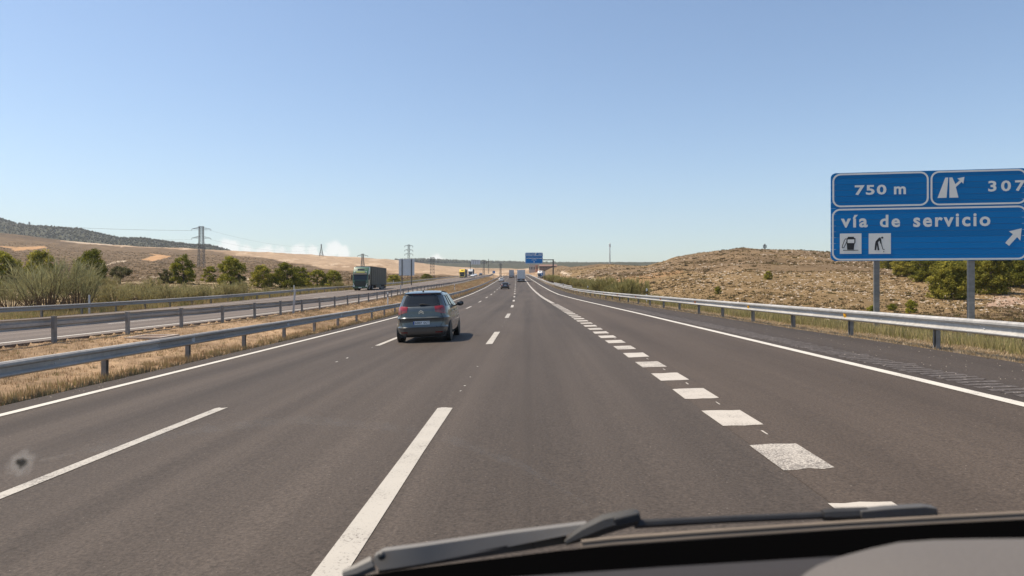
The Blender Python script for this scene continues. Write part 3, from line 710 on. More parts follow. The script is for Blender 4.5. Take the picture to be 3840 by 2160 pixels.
def gantry():
    y = 241.0; c = float(cx(y)); k = y / FPX
    X = lambda u: (u - U0) * k; Z = lambda v: CAMH + (V0 - v) * k
    root = empty('gantry_sign', (X(2074.5), y, 0), 0, 'blue overhead sign hanging from a single dark cantilever post over the exit lane', 'road sign')
    ox = X(2074.5); f = lambda u: X(u) - ox
    x0, x1, zt, zb = f(1969.6), f(2035.6), Z(947.3), Z(988.5)
    planks(root, x0, x1, zb, zt, .35, 20, M['sign_blue'], gap=.003)
    zm = Z(958.8)
    frame(x0 + .08, f(1998), zm + .12, zt - .08, .3, .1, 'border', M['sign_white'], root); frame(f(1999.5), x1 - .08, zm + .12, zt - .08, .3, .1, 'border', M['sign_white'], root)
    frame(x0 + .08, x1 - .08, zb + .08, zm - .03, .3, .09, 'border', M['sign_white'], root)
    bxx = lambda a, b, p, q: (f(1940 + a / 11.14), f(1940 + b / 11.14), Z(930 + q / 11.14), Z(930 + p / 11.14))
    for s, b in (('500', (365, 520, 232, 282)), ('m', (545, 610, 245, 282)), ('307', (885, 1030, 232, 282)), ('urbanizaciones', (378, 1025, 398, 452)), ('(norte)', (605, 795, 472, 520))):
        text_fit(s, bxx(*b), M['sign_white'], root, bold=.03, spacing=1.15)
    def q(pts): return [(f(1940 + a / 11.14), Z(930 + b / 11.14)) for a, b in pts]
    flat([q([(708, 300), (738, 300), (750, 215), (738, 215)]), q([(752, 300), (790, 300), (780, 255), (815, 220), (765, 222), (755, 215)])], 'exit_symbol', M['sign_white'], root)
    flat([q([(665, 575), (700, 610), (735, 575), (712, 575), (712, 548), (688, 548), (688, 575)])], 'arrow', M['sign_white'], root)
    b = MB(); gz = float(ground_z(ox, y)) - .3; b.box(-.22, .22, .1, .55, gz, Z(972)); b.build('post', M['steel_dark'], root, bevel=.03)
    b = MB(); b.box(x0 + .6, -.222, .16, .46, Z(976), Z(972.6)); b.build('arm', M['steel_dark'], root, bevel=.02)
gantry()

def plain_sign(name, label, u0, u1, vt, vb, y, mat, posts, group=None, arm=None, face_detail=None, tilt=0):
    k = y / FPX; X = lambda u: (u - U0) * k; Z = lambda v: CAMH + (V0 - v) * k
    xc = X((u0 + u1) / 2); root = empty(name, (xc, y, 0), tilt, label, 'road sign', group)
    b = MB(); b.prism(rrect(X(u0) - xc, X(u1) - xc, Z(vb), Z(vt), .12), 0, .06, 'y'); b.build('panel', mat, root)
    for pu, pw in posts:
        gz = float(ground_z(X(pu), y)) - .3; b = MB(); b.box(X(pu) - xc - pw / 2, X(pu) - xc + pw / 2, -.12, -.012, gz, Z(vt) - .12); b.build('post', M['steel_dark'], root)
    if face_detail: face_detail(root, lambda u: X(u) - xc, Z)
    return root
# the back of a large sign for the opposite traffic
def ribs(root, f, Z):
    for v in (985, 1000, 1016): 
        b = MB(); b.box(f(1496), f(1553.5), -.05, -.013, Z(v), Z(v) + .07); b.build('rib', M['sign_grey'], root)
plain_sign('sign_back', 'grey back of a large upright sign on two dark posts beyond the opposite lanes', 1495.5, 1554, 971, 1033, 165.0, M['sign_grey'], [(1508, .2), (1543, .2)], face_detail=ribs)
def cant(root, f, Z):
    b = MB(); b.box(f(1762.5), f(1764.7), .08, .5, Z(1012), Z(983)); b.build('post', M['steel_dark'], root)
    b = MB(); b.box(f(1764.8), f(1800), .1, .4, Z(984.6), Z(983.2)); b.build('arm', M['steel_dark'], root)
    for i in range(1, 4):
        b = MB(); u = 1766 + i * 8.6; b.box(f(u), f(u) + .12, -.06, -.003, Z(991), Z(975)); b.build('rib', M['steel_dark'], root)
plain_sign('sign_back', 'distant grey overhead sign seen from behind, above the oncoming yellow truck', 1766, 1801, 974.5, 992, 430.0, M['sign_grey'], [], face_detail=cant)
def small_symbol(root, f, Z):
    um = (f.__call__(0) if False else 0)
for label, u0, v0, w, y in (('small square blue sign standing in the median', 1847, 1015.5, 9.5, 300.0), ('small square blue sign among the bushes behind the right rail', 2026.4, 1023.5, 9.6, 300.0)):
    def det(root, f, Z, u0=u0, v0=v0, w=w):
        um = u0 + w / 2
        flat([[(f(um - 1.4), Z(v0 + w - 2)), (f(um + 1.4), Z(v0 + w - 2)), (f(um + 1.0), Z(v0 + 4.4)), (f(um + 2.2), Z(v0 + 4.4)), (f(um), Z(v0 + 1.6)), (f(um - 2.2), Z(v0 + 4.4)), (f(um - 1.0), Z(v0 + 4.4))]], 'symbol', M['sign_white'], root, -.01)
        b = MB(); gz = float(ground_z((um - U0) * y / FPX, y)) - .3; b.box(-.06, .06, .062, .18, gz, Z(v0 + 1)); b.build('post', M['galv_post'], root)
    plain_sign('service_sign', label, u0, u0 + w, v0, v0 + w, y, M['sign_blue'], [], face_detail=det)

# ------------------------------------------------------------------ delineator posts, drain
def delineator(label, xr, y, h, band=True, grey=False, lean=0.0, onground=True):
    x = xr + float(cx(y)); gz = float(ground_z(x, y)); 
    root = empty('delineator_post', (x, y, gz), 0, label, 'marker post', 'roadside delineator posts'); root.rotation_euler = (0, lean, 0)
    b = MB(); b.prism([(-.06, -.25), (.06, -.25), (.06, h - .04), (.03, h), (-.06, h)], -.03, .03, 'y'); b.build('shaft', M['grey_post'] if grey else M['white_plastic'], root, bevel=.012)
    if band:
        b = MB(); b.prism([(-.063, h - .42), (.063, h - .48), (.063, h - .17), (-.063, h - .22)], -.033, .033, 'y'); s = b.build('black_band', M['black_plastic'], root)
        b = MB(); b.box(-.02, .02, -.037, -.0335, h - .40, h - .26); b.build('reflector', M['amber'] if xr > 0 else M['silver_ref'], s)
        b = MB(); b.lathe([(-.036, .025), (-.031, .025)], 10, 'y', (0, 0, h - .1)); b.build('round_reflector', M['silver_ref'], root)
delineator('white marker post with black band and yellow reflector behind the pale right rail', 9.25, 55, 1.25)
delineator('white marker post half hidden by the broom bushes behind the right rail', 8.1, 90, 1.2)
delineator('small white marker post at the end of the doubled right rail', 7.6, 130, 1.15)
delineator('white and black marker post on the median left of the grey car roof', -12.6, 64, 1.15)
delineator('leaning tall grey post on the far median rail', -14.62, 43.8, 1.5, False, True, 0.07)
delineator('grey post standing at the median rail behind the grey car', -14.62, 83, 1.35, False, True, 0.03)
delineator('grey white post at the far rail in front of the big broom bush', -30.22, 48.6, 1.32, False, True)
delineator('white post behind the far rail below the pines, before the green truck', -30.9, 95, 1.3, False)
delineator('tiny white post by the far rail under the grey sign back', -30.9, 172, 1.2, False)
delineator('small dark banded marker post on the median beyond the grey car', -12.2, 128, 1.1)
def drain():
    x, y = -13.35 + float(cx(25)), 25.0; gz = float(ground_z(x, y)) + .03
    root = empty('drain_cover', (x, y, gz), R(4), 'square concrete drain with a brown cover in the dry median', 'drain')
    b = MB()
    for a in ((-.62, .62, -.75, -.6), (-.62, .62, .6, .75), (-.62, -.48, -.599, .599), (.48, .62, -.599, .599)): b.box(*a, -.15, .06)
    b.build('kerb_frame', M['concrete'], root, bevel=.01)
    b = MB(); b.box(-.479, .479, -.599, .599, -.12, .035); b.build('cover', pmat('rusty_cover', (0.15, 0.095, 0.065), .85, noise=.25, nscale=3), root)
drain()

# ------------------------------------------------------------------ vehicles
M['tyre'] = pmat('tyre', (0.012, 0.012, 0.012), 0.8)
M['rim'] = pmat('rim', (0.35, 0.36, 0.37), 0.35, 0.7)
M['glass_dark'] = pmat('tinted_glass', (0.016, 0.018, 0.019), 0.06, spec=0.6)
M['glass_side'] = pmat('side_glass', (0.03, 0.035, 0.04), 0.04, spec=0.8)
M['tail_red'] = pmat('tail_light_red', (0.26, 0.014, 0.015), 0.15, coat=1.0)
M['tail_dark'] = pmat('tail_light_dark_red', (0.16, 0.008, 0.010), 0.15, coat=1.0)
M['head_lamp'] = pmat('head_lamp', (0.75, 0.76, 0.72), 0.1, coat=1.0)
M['chrome'] = pmat('chrome', (0.7, 0.71, 0.72), 0.18, 0.9)
M['plate'] = pmat('plate_white', (0.66, 0.67, 0.68), 0.5)
M['plate_blue'] = pmat('plate_blue', (0.01, 0.05, 0.25), 0.5)
def carpaint(name, col, metal=0.35, rough=0.32):
    m, nt, b = new_mat(name)
    b.inputs['Metallic'].default_value = metal; b.inputs['Coat Weight'].default_value = 0.9; b.inputs['Coat Roughness'].default_value = 0.06
    z = nt.nodes.new('ShaderNodeTexCoord'); mp = nt.nodes.new('ShaderNodeMapping'); nt.links.new(z.outputs['Object'], mp.inputs['Vector'])
    n = noise_node(nt, mp.outputs['Vector'], 3.0, 6, 0.6)
    s = nt.nodes.new('ShaderNodeSeparateXYZ'); nt.links.new(z.outputs['Object'], s.inputs[0])
    low = mathn(nt, 'MULTIPLY', mrange(nt, s.outputs['Z'], 0.75, 0.2, 0, 0.55, True), mrange(nt, n, 0.3, 0.7, 0.5, 1))   # road dust low on the body
    nt.links.new(mixc(nt, low, col, (0.16, 0.13, 0.11)), b.inputs['Base Color'])
    nt.links.new(mrange(nt, n, 0.3, 0.7, rough - .06, rough + .1), b.inputs['Roughness'])
    return m
def make_car(name, label, pos, heading, lv, paint_m, length, group, E=6.0, detail=True, belt=1.17, wtop=1.56, wheel_y=(0.78, 3.5), wheel_r=.325, halfw=.895, plate=None, badge=False, tl=(0.935, 1.215), f_win=.76):
    """lv rows: z, half width, rear y, front y (local: +Y forward, rear bumper at 0)"""
    lv = np.array(lv, float)
    root = empty(name, pos, heading, label, 'car', group)
    def P(z): return [float(np.interp(z, lv[:, 0], lv[:, i])) for i in (1, 2, 3)]
    def S(z, t):
        w, yr, yf = P(z); c, s = math.cos(t), math.sin(t)
        return Vector((w * math.copysign(abs(c) ** (2 / E), c), (yr + yf) / 2 + (yf - yr) / 2 * math.copysign(abs(s) ** (2 / E), s), z))
    ts = []
    NT = 96
    # even spacing along the outline
    raw = [2 * math.pi * i / 2000 for i in range(2001)]; pr = [S(.6, t) for t in raw]; acc = np.concatenate([[0], np.cumsum([(b - a).length for a, b in zip(pr[:-1], pr[1:])])])
    ts = np.interp(np.linspace(0, acc[-1], NT, endpoint=False), acc, raw)
    zs = []
    for a, b in zip(lv[:-1, 0], lv[1:, 0]): zs += [a, (a + b) / 2]
    zs.append(lv[-1, 0]); V = []; F = []
    for z in zs: V += [S(z, t) for t in ts]
    for j in range(len(zs) - 1):
        for i in range(NT): F.append((j * NT + i, j * NT + (i + 1) % NT, (j + 1) * NT + (i + 1) % NT, (j + 1) * NT + i))
    F += [tuple(range(NT))[::-1], tuple(range((len(zs) - 1) * NT, len(zs) * NT))]
    b = MB(); b.add(V, F); body = b.build('body', paint_m, root, True)
    def patch(nm, mat, zlo, zhi, t0, t1, off, parent=root, n=14, m=6, smooth=True):
        V = []; F = []
        for i in range(n + 1):
            s = i / n; t = t0 + (t1 - t0) * s; a = zlo(s) if callable(zlo) else zlo; c = zhi(s) if callable(zhi) else zhi
            for j in range(m + 1):
                z = a + (c - a) * j / m; p = S(z, t); dt = (S(z, t + .01) - S(z, t - .01)); dz = (S(z + .01, t) - S(z - .01, t)); nn = dt.cross(dz)
                if nn.length > 1e-9: nn.normalize()
                ctr = Vector((0, length / 2, z))
                if nn.dot(p - ctr) < 0: nn = -nn
                V.append(p + nn * off)
        k = m + 1
        for i in range(n):
            for j in range(m): F.append((i * k + j, (i + 1) * k + j, (i + 1) * k + j + 1, i * k + j + 1))
        b = MB(); b.add(V, F); return b.build(nm, mat, parent, smooth)
    tr = lambda f: -math.acos(math.copysign(abs(f) ** (E / 2), f))            # outline parameter on the rear face at x = f*w
    tsd = lambda g, sgn: (math.asin(math.copysign(abs(g) ** (E / 2), g)) if sgn > 0 else math.pi - math.asin(math.copysign(abs(g) ** (E / 2), g)))   # on a side at y fraction g
    arch = lambda s: 1 - abs(2 * s - 1) ** 5
    patch('rear_window', M['glass_dark'], belt + .02, lambda s: wtop - .05 + .05 * arch(s), tr(-f_win), tr(f_win), .006, n=20)
    for sgn in (1, -1):
        patch('side_glass_frame', M['black_plastic'], belt + .015, wtop - .015, tsd(-.83, sgn), tsd(.38, sgn), .003, n=16)
        for g0, g1 in ((-.80, -.50), (-.46, -.12), (-.08, .34)):
            patch('side_window', M['glass_side'], belt + .03, wtop - .03, tsd(g0, sgn), tsd(g1, sgn), .006, n=8)
        a, c = (tr(.53 * sgn), tsd(-.90, sgn) if sgn > 0 else tsd(-.90, -1) - 2 * math.pi)
        l = patch('tail_light', M['tail_red'], lambda s: tl[0] + .07 * (1 - s) ** 2, lambda s: tl[1] - .03 * (1 - s) - .10 * max(0, s - .75) * 2, a, c, .012, n=16)
        patch('lens', M['tail_dark'], tl[0] + .04, (tl[0] + tl[1]) / 2 + .01, a + (c - a) * .45, a + (c - a) * .85, .018, l)
    patch('windscreen', M['glass_side'], belt + .05, wtop - .02, -tr(-.9), -tr(.9), .006)
    # wheels with arches
    for wy in wheel_y:
        for sgn in (1, -1):
            b = MB(); xo = sgn * (halfw - .01); xi = sgn * (halfw - .21)
            pr_ = [(xi, .2), (xi, wheel_r * .93), (xi + sgn * .02, wheel_r), (xo - sgn * .02, wheel_r), (xo, wheel_r * .93), (xo, wheel_r * .62), (xo - sgn * .03, wheel_r * .6)]
            w = b.lathe(pr_, 26, 'x', (0, wy, wheel_r)).build('wheel', M['tyre'], root, True)
            b = MB(); b.lathe([(xo - sgn * .05, wheel_r * .6), (xo - sgn * .012, wheel_r * .58), (xo - sgn * .02, wheel_r * .3), (xo - sgn * .008, .05), (xo - sgn * .008, .01)], 20, 'x', (0, wy, wheel_r)).build('rim', M['rim'], w, True)
            b = MB(); b.lathe([(sgn * (halfw - .1), wheel_r * 1.13), (sgn * (halfw + .004), wheel_r * 1.1), (sgn * (halfw + .003), .01)], 26, 'x', (0, wy, wheel_r + .01)).build('wheel_arch', M['black_plastic'], root)
            if not detail: continue
    b = MB(); b.box(-halfw * .86, halfw * .86, .25, length - .3, .17, .3); b.build('underbody', M['black_plastic'], root)
    # mirrors
    for sgn in (1, -1):
        w, yr, yf = P(belt + .02); ym = length * .64
        b = MB(); b.add(*ellipsoid((sgn * (halfw + .13), ym, belt + .03), (.13, .07, .095), 12, 8)); mi = b.build('mirror', M['black_plastic'] if detail else paint_m, root, True)
        b = MB(); b.bar((sgn * (halfw - .12), ym + .02, belt - .06), (sgn * (halfw + .05), ym + .01, belt - .01), .05); b.build('mirror_arm', M['black_plastic'], mi)
        if detail:
            b = MB(); b.add(*ellipsoid((sgn * (halfw + .12), ym - .05, belt + .03), (.095, .025, .07), 12, 8)); b.build('mirror_glass', M['glass_side'], mi, True)
    if plate:
        pz0, pz1 = plate[1], plate[2]; yb = S(.5 * (pz0 + pz1), -math.pi / 2).y - .012
        b = MB(); b.box(-.27, .27, yb - .006, yb + .05, pz0, pz1); pl = b.build('number_plate', M['plate'], root, bevel=.003)
        b = MB(); b.box(-.268, -.225, yb - .009, yb - .0065, pz0 + .004, pz1 - .004); b.build('plate_band', M['plate_blue'], pl)
        if plate[0]:
            a, c = plate[0].split(' ')
            text_fit(a, (-.205, .02, pz0 + .022, pz1 - .022), M['sign_black'], pl, y=yb - .0085, bold=.02, spacing=1.1); text_fit(c, (.07, .25, pz0 + .022, pz1 - .022), M['sign_black'], pl, y=yb - .0085, bold=.02, spacing=1.1)
    return root, S, P, patch, tr, tsd
def ellipsoid(c, r, n=12, m=8):
    V = []; F = []
    for j in range(m + 1):
        p = math.pi * j / m
        for i in range(n):
            t = 2 * math.pi * i / n; V.append((c[0] + r[0] * math.sin(p) * math.cos(t), c[1] + r[1] * math.sin(p) * math.sin(t), c[2] + r[2] * math.cos(p)))
    for j in range(m):
        for i in range(n): F.append((j * n + i, j * n + (i + 1) % n, (j + 1) * n + (i + 1) % n, (j + 1) * n + i))
    return V, F
MPV = [(.20, .78, .20, 4.15), (.27, .85, .06, 4.3), (.36, .885, .015, 4.40), (.48, .90, .0, 4.45), (.502, .90, -.012, 4.45), (.52, .90, .03, 4.45), (.60, .905, .045, 4.44), (.72, .908, .055, 4.42), (.785, .905, .03, 4.38), (.805, .90, .006, 4.36), (.818, .897, .010, 4.35), (.845, .895, .058, 4.33), (.95, .885, .068, 4.2), (1.08, .862, .075, 3.95), (1.17, .838, .11, 3.72), (1.21, .82, .15, 3.55), (1.30, .785, .20, 3.3), (1.42, .737, .265, 3.0), (1.54, .685, .335, 2.66), (1.60, .655, .37, 2.45), (1.625, .63, .32, 2.36), (1.655, .585, .44, 2.2), (1.68, .50, .78, 2.05), (1.70, .36, 1.05, 1.9), (1.708, .15, 1.3, 1.7)]
def on_road(xr, y): return W(xr, y, 0.008)
def hdg(y): d = 4.0; return math.atan2(-(float(cx(y + d)) - float(cx(y))), d)
def lead_car():
    pm = carpaint('grey_blue_paint', (0.082, 0.095, 0.099), 0.45, .32)
    pos = on_road(-3.57, 23.3)
    root, S, P, patch, tr, tsd = make_car('car', 'dark grey-blue people carrier just ahead, plate 6007 GCT', pos, hdg(24), MPV, pm, 4.45, None, plate=('6007 GCT', .595, .71), badge=True)
    root.rotation_euler = (0, -math.atan(SLOPE), hdg(24))
    # red brake strip and dark panel under the spoiler lip
    sp = patch('spoiler_panel', M['black_plastic'], 1.555, 1.61, tr(-.93), tr(.93), .012, n=20, m=3)
    patch('brake_strip', M['tail_dark'], 1.572, 1.605, tr(-.45), tr(.45), .017, sp, n=10, m=2)
    # chevron badge
    for k, zc in enumerate((1.035, .985)):
        yb = S(zc, -math.pi / 2).y - .012; pts = [(-.085, zc - .045), (-.085, zc - .02), (0, zc + .035), (.085, zc - .02), (.085, zc - .045), (0, zc + .008)]
        b = MB(); b.prism(pts, yb + .012, yb, 'y'); b.build('chevron', M['chrome'], root)
    # rear wiper
    b = MB(); z = 1.255; p0 = S(z, tr(-.02)); p1 = S(z - .02, tr(.36)); b.tube([p0 + Vector((-.03, -.03, 0)), p0 + Vector((.06, -.035, .01)), p1 + Vector((0, -.02, .0))], [.026, .022, .007], 8); b.build('rear_wiper', M['black_plastic'], root, True)
    # tailgate seams, exhaust, bumper reflectors, handles, antenna, roof rails
    for sgn in (1, -1):
        pts = [S(z_, tr(f_)) + Vector((0, -.002, 0)) for z_, f_ in zip((1.15, .95, .82, .7, .6, .52), (.72 * sgn, .74 * sgn, .80 * sgn, .78 * sgn, .74 * sgn, .70 * sgn))]
        b = MB(); b.tube([Vector((sgn * abs(p.x), p.y, p.z)) for p in pts], [.006] * 6, 5); b.build('tailgate_seam', M['black_plastic'], root)
        patch('bumper_reflector', M['tail_dark'], .325, .36, tr(.52 * sgn), tr(.78 * sgn), .006, n=6, m=1)
        for g in (-.32, .12):
            t = tsd(g, sgn); p = S(1.0, t); b = MB(); b.box(p.x - .012, p.x + .02 * sgn if sgn > 0 else p.x + .012, p.y - .09, p.y + .09, .985, 1.02) if False else b.add(*ellipsoid((p.x + sgn * .01, p.y, 1.0), (.02, .1, .02), 8, 6)); b.build('door_handle', pm, root, True)
        pts = [S(1.615 + .045 * math.sin(math.pi * k / 8), tsd(-.78 + .16 * k, sgn)) + Vector((0, 0, .012)) for k in range(9)]
        b = MB(); b.tube(pts, [.012] * 9, 6); b.build('roof_rail', M['black_plastic'], root, True)
        for g in (-.48, -.10):
            b = MB(); b.tube([S(z_, tsd(g + .0 * z_, sgn)) + Vector((sgn * .006, 0, 0)) for z_ in (1.19, 1.35, 1.53)], [.018] * 3, 6); b.build('window_pillar', M['black_plastic'], root)
    b = MB(); b.tube([(0, .72, 1.68), (0, .66, 1.74)], [.03, .008], 8); b.build('antenna', M['black_plastic'], root, True)
    b = MB(); b.lathe([(.02, .03), (.25, .03)], 12, 'y', (-.55, 0, .24)); b.build('exhaust', M['steel_dark'], root, True)
    b = MB(); b.tube([S(.81, tr(f_)) + Vector((0, -.003, 0)) for f_ in np.linspace(-.70, .70, 13)], [.006] * 13, 6); b.build('tailgate_crease', pm, root, True)
lead_car()
HATCH = [(.22, .76, .14, 3.8), (.3, .84, .03, 4.0), (.5, .87, .0, 4.08), (.62, .875, .01, 4.08), (.74, .87, .05, 4.02), (.9, .86, .06, 3.4), (.97, .83, .10, 2.95), (1.05, .79, .18, 2.75), (1.2, .72, .34, 2.5), (1.34, .64, .52, 2.2), (1.4, .56, .65, 2.0), (1.43, .35, .9, 1.75)]
SEDAN = [(.22, .78, .14, 4.25), (.3, .86, .03, 4.45), (.5, .9, .0, 4.52), (.66, .9, .01, 4.5), (.82, .89, .04, 4.3), (.95, .87, .09, 3.7), (1.03, .82, .35, 3.2), (1.1, .79, .6, 3.0), (1.25, .72, .95, 2.7), (1.38, .63, 1.2, 2.4), (1.43, .52, 1.4, 2.2), (1.45, .3, 1.6, 2.0)]
M['car_black'] = carpaint('black_paint', (0.012, 0.013, 0.016), 0.2, .28); M['car_white'] = carpaint('white_paint', (0.72, 0.72, 0.70), 0.0, .3)
M['car_dark'] = carpaint('dark_paint', (0.03, 0.03, 0.035), 0.2, .3)
def far_car(label, xr, y, lv, mat, back=False, **k):
    L_ = lv[3][3]; p = on_road(xr, y); h = hdg(y)
    if back:
        h += math.pi; p = on_road(xr, y + L_ )
    make_car('car', label, p, h, lv, mat, L_, 'cars further along the motorway', detail=False, belt=.97 if lv is HATCH else 1.03, wtop=1.34, wheel_y=(.7, L_ - .8), wheel_r=.3, halfw=.87, tl=(.72, .93), **k)
far_car('small black hatchback in the middle lane ahead of the grey car', -3.35, 146, HATCH, M['car_black'], plate=('', .78, .87))
far_car('white car far ahead in the left lane next to the median rail', -6.3, 250, HATCH, M['car_white'])
far_car('white oncoming car in front of the white truck, nearest the median', -21.2, 326, SEDAN, M['car_white'], True)
far_car('second white oncoming car just behind the first, beside the white truck', -22.6, 375, HATCH, M['car_white'], True)
far_car('dark oncoming car furthest away on the opposite carriageway', -21.0, 402, SEDAN, M['car_dark'], True)

def make_truck(label, xr, y, cab_m, box_m, oncoming=False, group='articulated trucks on the motorway', H=4.0, L_=13.6, scale=1.0, pos=None, head=None, roof_m=None, low=None, box_w=2.5):
    """local +Y forward; origin under the nearest end"""
    p = pos or on_road(xr, y); h = hdg(y) if head is None else head
    root = empty('truck', p, h + (math.pi if oncoming else 0), label, 'truck', group); root.scale = (scale,) * 3
    y0 = -16.2 if oncoming else 0.0          # rear end
    yb, yf = y0, y0 + L_ - .1; hw = box_w / 2
    t = MB(); t.box(-hw, hw, yb, yf, 1.05, H); tr_ = t.build('trailer_box', box_m, root, bevel=.03)
    for sx in (-1, 1):                          # curtain side: posts, rails
        for k in range(9):
            yy = yb + .15 + k * (yf - yb - .3) / 8; b = MB(); b.box(sx * hw - .012 if sx > 0 else sx * hw - .02, sx * hw + .02 if sx > 0 else sx * hw + .012, yy - .05, yy + .05, 1.2, H - .12); b.build('curtain_post', box_m, tr_)
        b = MB(); b.box(min(sx * hw, sx * (hw + .03)), max(sx * hw, sx * (hw + .03)), yb + .02, yf - .02, H - .16, H - .02); b.build('roof_rail', M['steel_dark'], tr_)
        b = MB(); b.box(min(sx * hw, sx * (hw + .02)), max(sx * hw, sx * (hw + .02)), yb + .02, yf - .02, .95, 1.18); b.build('side_rail', low or M['steel_dark'], tr_)
        b = MB(); b.box(sx * (hw - .03) - .015, sx * (hw - .03) + .015, yb + 5.2, yf - 4.2, .42, .93); b.build('side_guard', low or box_m, root)
    # rear doors, lights, bumper
    for sx in (-1, 1):
        b = MB(); b.box(min(sx * .02, sx * (hw - .1)), max(sx * .02, sx * (hw - .1)), yb - .025, yb - .001, 1.2, H - .14); d = b.build('rear_door', box_m, root, bevel=.01)
        for xo in (.3, .8):
            b = MB(); b.bar((sx * xo, yb - .045, 1.22), (sx * xo, yb - .045, H - .2), .035, n=6); b.build('door_bar', M['chrome'], d)
        b = MB(); b.box(sx * .95 - .22, sx * .95 + .22, yb - .05, yb + .02, .86, 1.0); b.build('tail_light', M['tail_red'], root)
        b = MB(); b.box(sx * .9 - .3, sx * .9 + .3, yb + .5, yb + .53, .3, .8); b.build('mud_flap', M['black_plastic'], root)
    b = MB(); b.box(-hw + .03, hw - .03, yb - .02, yb + .1, .5, .64); b.build('bumper_bar', M['plate'], root, bevel=.01)
    b = MB(); b.box(-hw, hw, yb, yb + .1, 1.021, 1.049); b.box(-.5, .5, yb + .1, yf - .5, .8, 1.04); b.build('chassis', M['steel_dark'], root)
    b = MB(); b.box(-.26, .26, yb - .03, yb - .0, .68, .8); b.build('number_plate', M['plate'], root)
    def wheel(x, yy, r=.5, w=.32):
        b = MB(); s = 1 if x > 0 else -1; o = x + s * w / 2; i = x - s * w / 2
        wo = b.lathe([(i, .2), (i, r * .94), (i + s * .03, r), (o - s * .03, r), (o, r * .93), (o, r * .6), (o - s * .04, r * .55)], 22, 'x', (0, yy, r)).build('wheel', M['tyre'], root, True)
        b = MB(); b.lathe([(o - s * .06, r * .56), (o - s * .02, r * .5), (o - s * .05, r * .2), (o + s * .01, r * .18), (o + s * .01, .01)], 16, 'x', (0, yy, r)).build('rim', M['rim'], wo, True)
    for yy in (yb + 2.2, yb + 3.5, yb + 4.8): 
        for x in (-1.06, 1.06): wheel(x, yy)
    yc0 = yf + .55; yc1 = yc0 + 2.2             # cab
    for x in (-1.04, 1.04): wheel(x, yc1 - 1.35); wheel(x, yf - .9, .5, .5)
    cabp = [(yc0, .95), (yc1 - .04, .55), (yc1, .75), (yc1, 1.55), (yc1 - .02, 1.75), (yc1 - .18, 2.75), (yc1 - .42, 3.15), (yc1 - .95, H - .22), (yc1 - 1.3, H - .12), (yc0, H - .12)]
    b = MB(); b.prism([(a, c) for a, c in cabp], -1.22, 1.22, 'x'); cab = b.build('cab', cab_m, root, True, bevel=.07, seg=3)
    b = MB(); b.add([(-1.08, yc1 + .002, 1.72), (1.08, yc1 + .002, 1.72), (1.05, yc1 - .155, 2.66), (-1.05, yc1 - .155, 2.66), (-1.08, yc1 - .05, 1.72), (1.08, yc1 - .05, 1.72), (1.05, yc1 - .21, 2.66), (-1.05, yc1 - .21, 2.66)], [(0, 1, 2, 3), (4, 7, 6, 5), (0, 4, 5, 1), (2, 6, 7, 3), (0, 3, 7, 4), (1, 5, 6, 2)]); b.build('windscreen', M['glass_dark'], root)
    b = MB(); b.prism([(yc1 + .03, .62), (yc1 + .035, 1.5), (yc1 + .0, 1.66), (yc1 - .05, 1.6), (yc1 - .05, .62)], -.92, .92, 'x'); g = b.build('grille', roof_m and M['grille_green'] or M['black_plastic'], root, bevel=.03)
    for k in range(5):
        b = MB(); b.box(-.75, .75, yc1 + .036, yc1 + .05, .78 + k * .15, .82 + k * .15); b.build('grille_slat', M['steel_dark'], g)
    b = MB(); b.box(-1.2, 1.2, yc1 - .3, yc1 + .08, .32, .66); b.build('bumper', cab_m, root, bevel=.05)
    for sx in (-1, 1):
        pts = [(sx * .86, .62), (sx * 1.18, .66), (sx * 1.2, .78), (sx * 1.02, .8), (sx * 1.17, 1.2), (sx * 1.1, 1.22), (sx * .92, .82)]
        b = MB(); b.prism(pts, yc1 + .02, yc1 + .095, 'y'); b.build('head_lamp', M['head_lamp'], root)
        b = MB(); b.box(sx * 1.4 - .1, sx * 1.4 + .1, yc1 - .28, yc1 - .14, 1.75, 2.6); mi = b.build('mirror', M['black_plastic'], root, bevel=.04)
        b = MB(); b.bar((sx * 1.2, yc1 - .25, 2.5), (sx * 1.4, yc1 - .21, 2.5), .05); b.build('mirror_arm', M['black_plastic'], mi)
        b = MB(); b.box(sx * 1.222 - .004, sx * 1.222 + .004, yc1 - 1.15, yc1 - .35, 1.75, 2.55); b.build('side_window', M['glass_side'], root)
        b = MB(); b.add(*ellipsoid((sx * .93, yc1 - .2, 3.0), (.1, .06, .08), 10, 6)); b.build('roof_lamp', M['head_lamp'], root, True)
        b = MB(); b.bar((sx * 1.05, yc1 + .01, 1.75), (sx * .3, yc1 - .0, 1.77), .03); b.build('wiper', M['black_plastic'], root)
    b = MB(); b.prism([(yc1 - .17, 2.68), (yc1 + .16, 2.56), (yc1 + .16, 2.62), (yc1 - .2, 2.84)], -1.1, 1.1, 'x'); b.build('sun_visor', cab_m if roof_m is None else M['black_plastic'], root, bevel=.015)
    b = MB(); b.add([(-.55, yc1 - .50, 3.30), (.55, yc1 - .50, 3.30), (.55, yc1 - .83, 3.62), (-.55, yc1 - .83, 3.62), (-.55, yc1 - .62, 3.18), (.55, yc1 - .62, 3.18), (.55, yc1 - .95, 3.5), (-.55, yc1 - .95, 3.5)], [(0, 1, 2, 3), (4, 7, 6, 5), (0, 4, 5, 1), (2, 6, 7, 3), (0, 3, 7, 4), (1, 5, 6, 2)]); b.build('roof_hatch', M['glass_dark'], root, bevel=.01)
    if roof_m is not None:
        b = MB(); b.prism([(yc1 - .165, 2.86), (yc1 - .15, 2.90), (yc1 - .30, 3.10), (yc1 - .36, 3.06)], -.7, .7, 'x'); b.build('name_board', roof_m, root, bevel=.01)
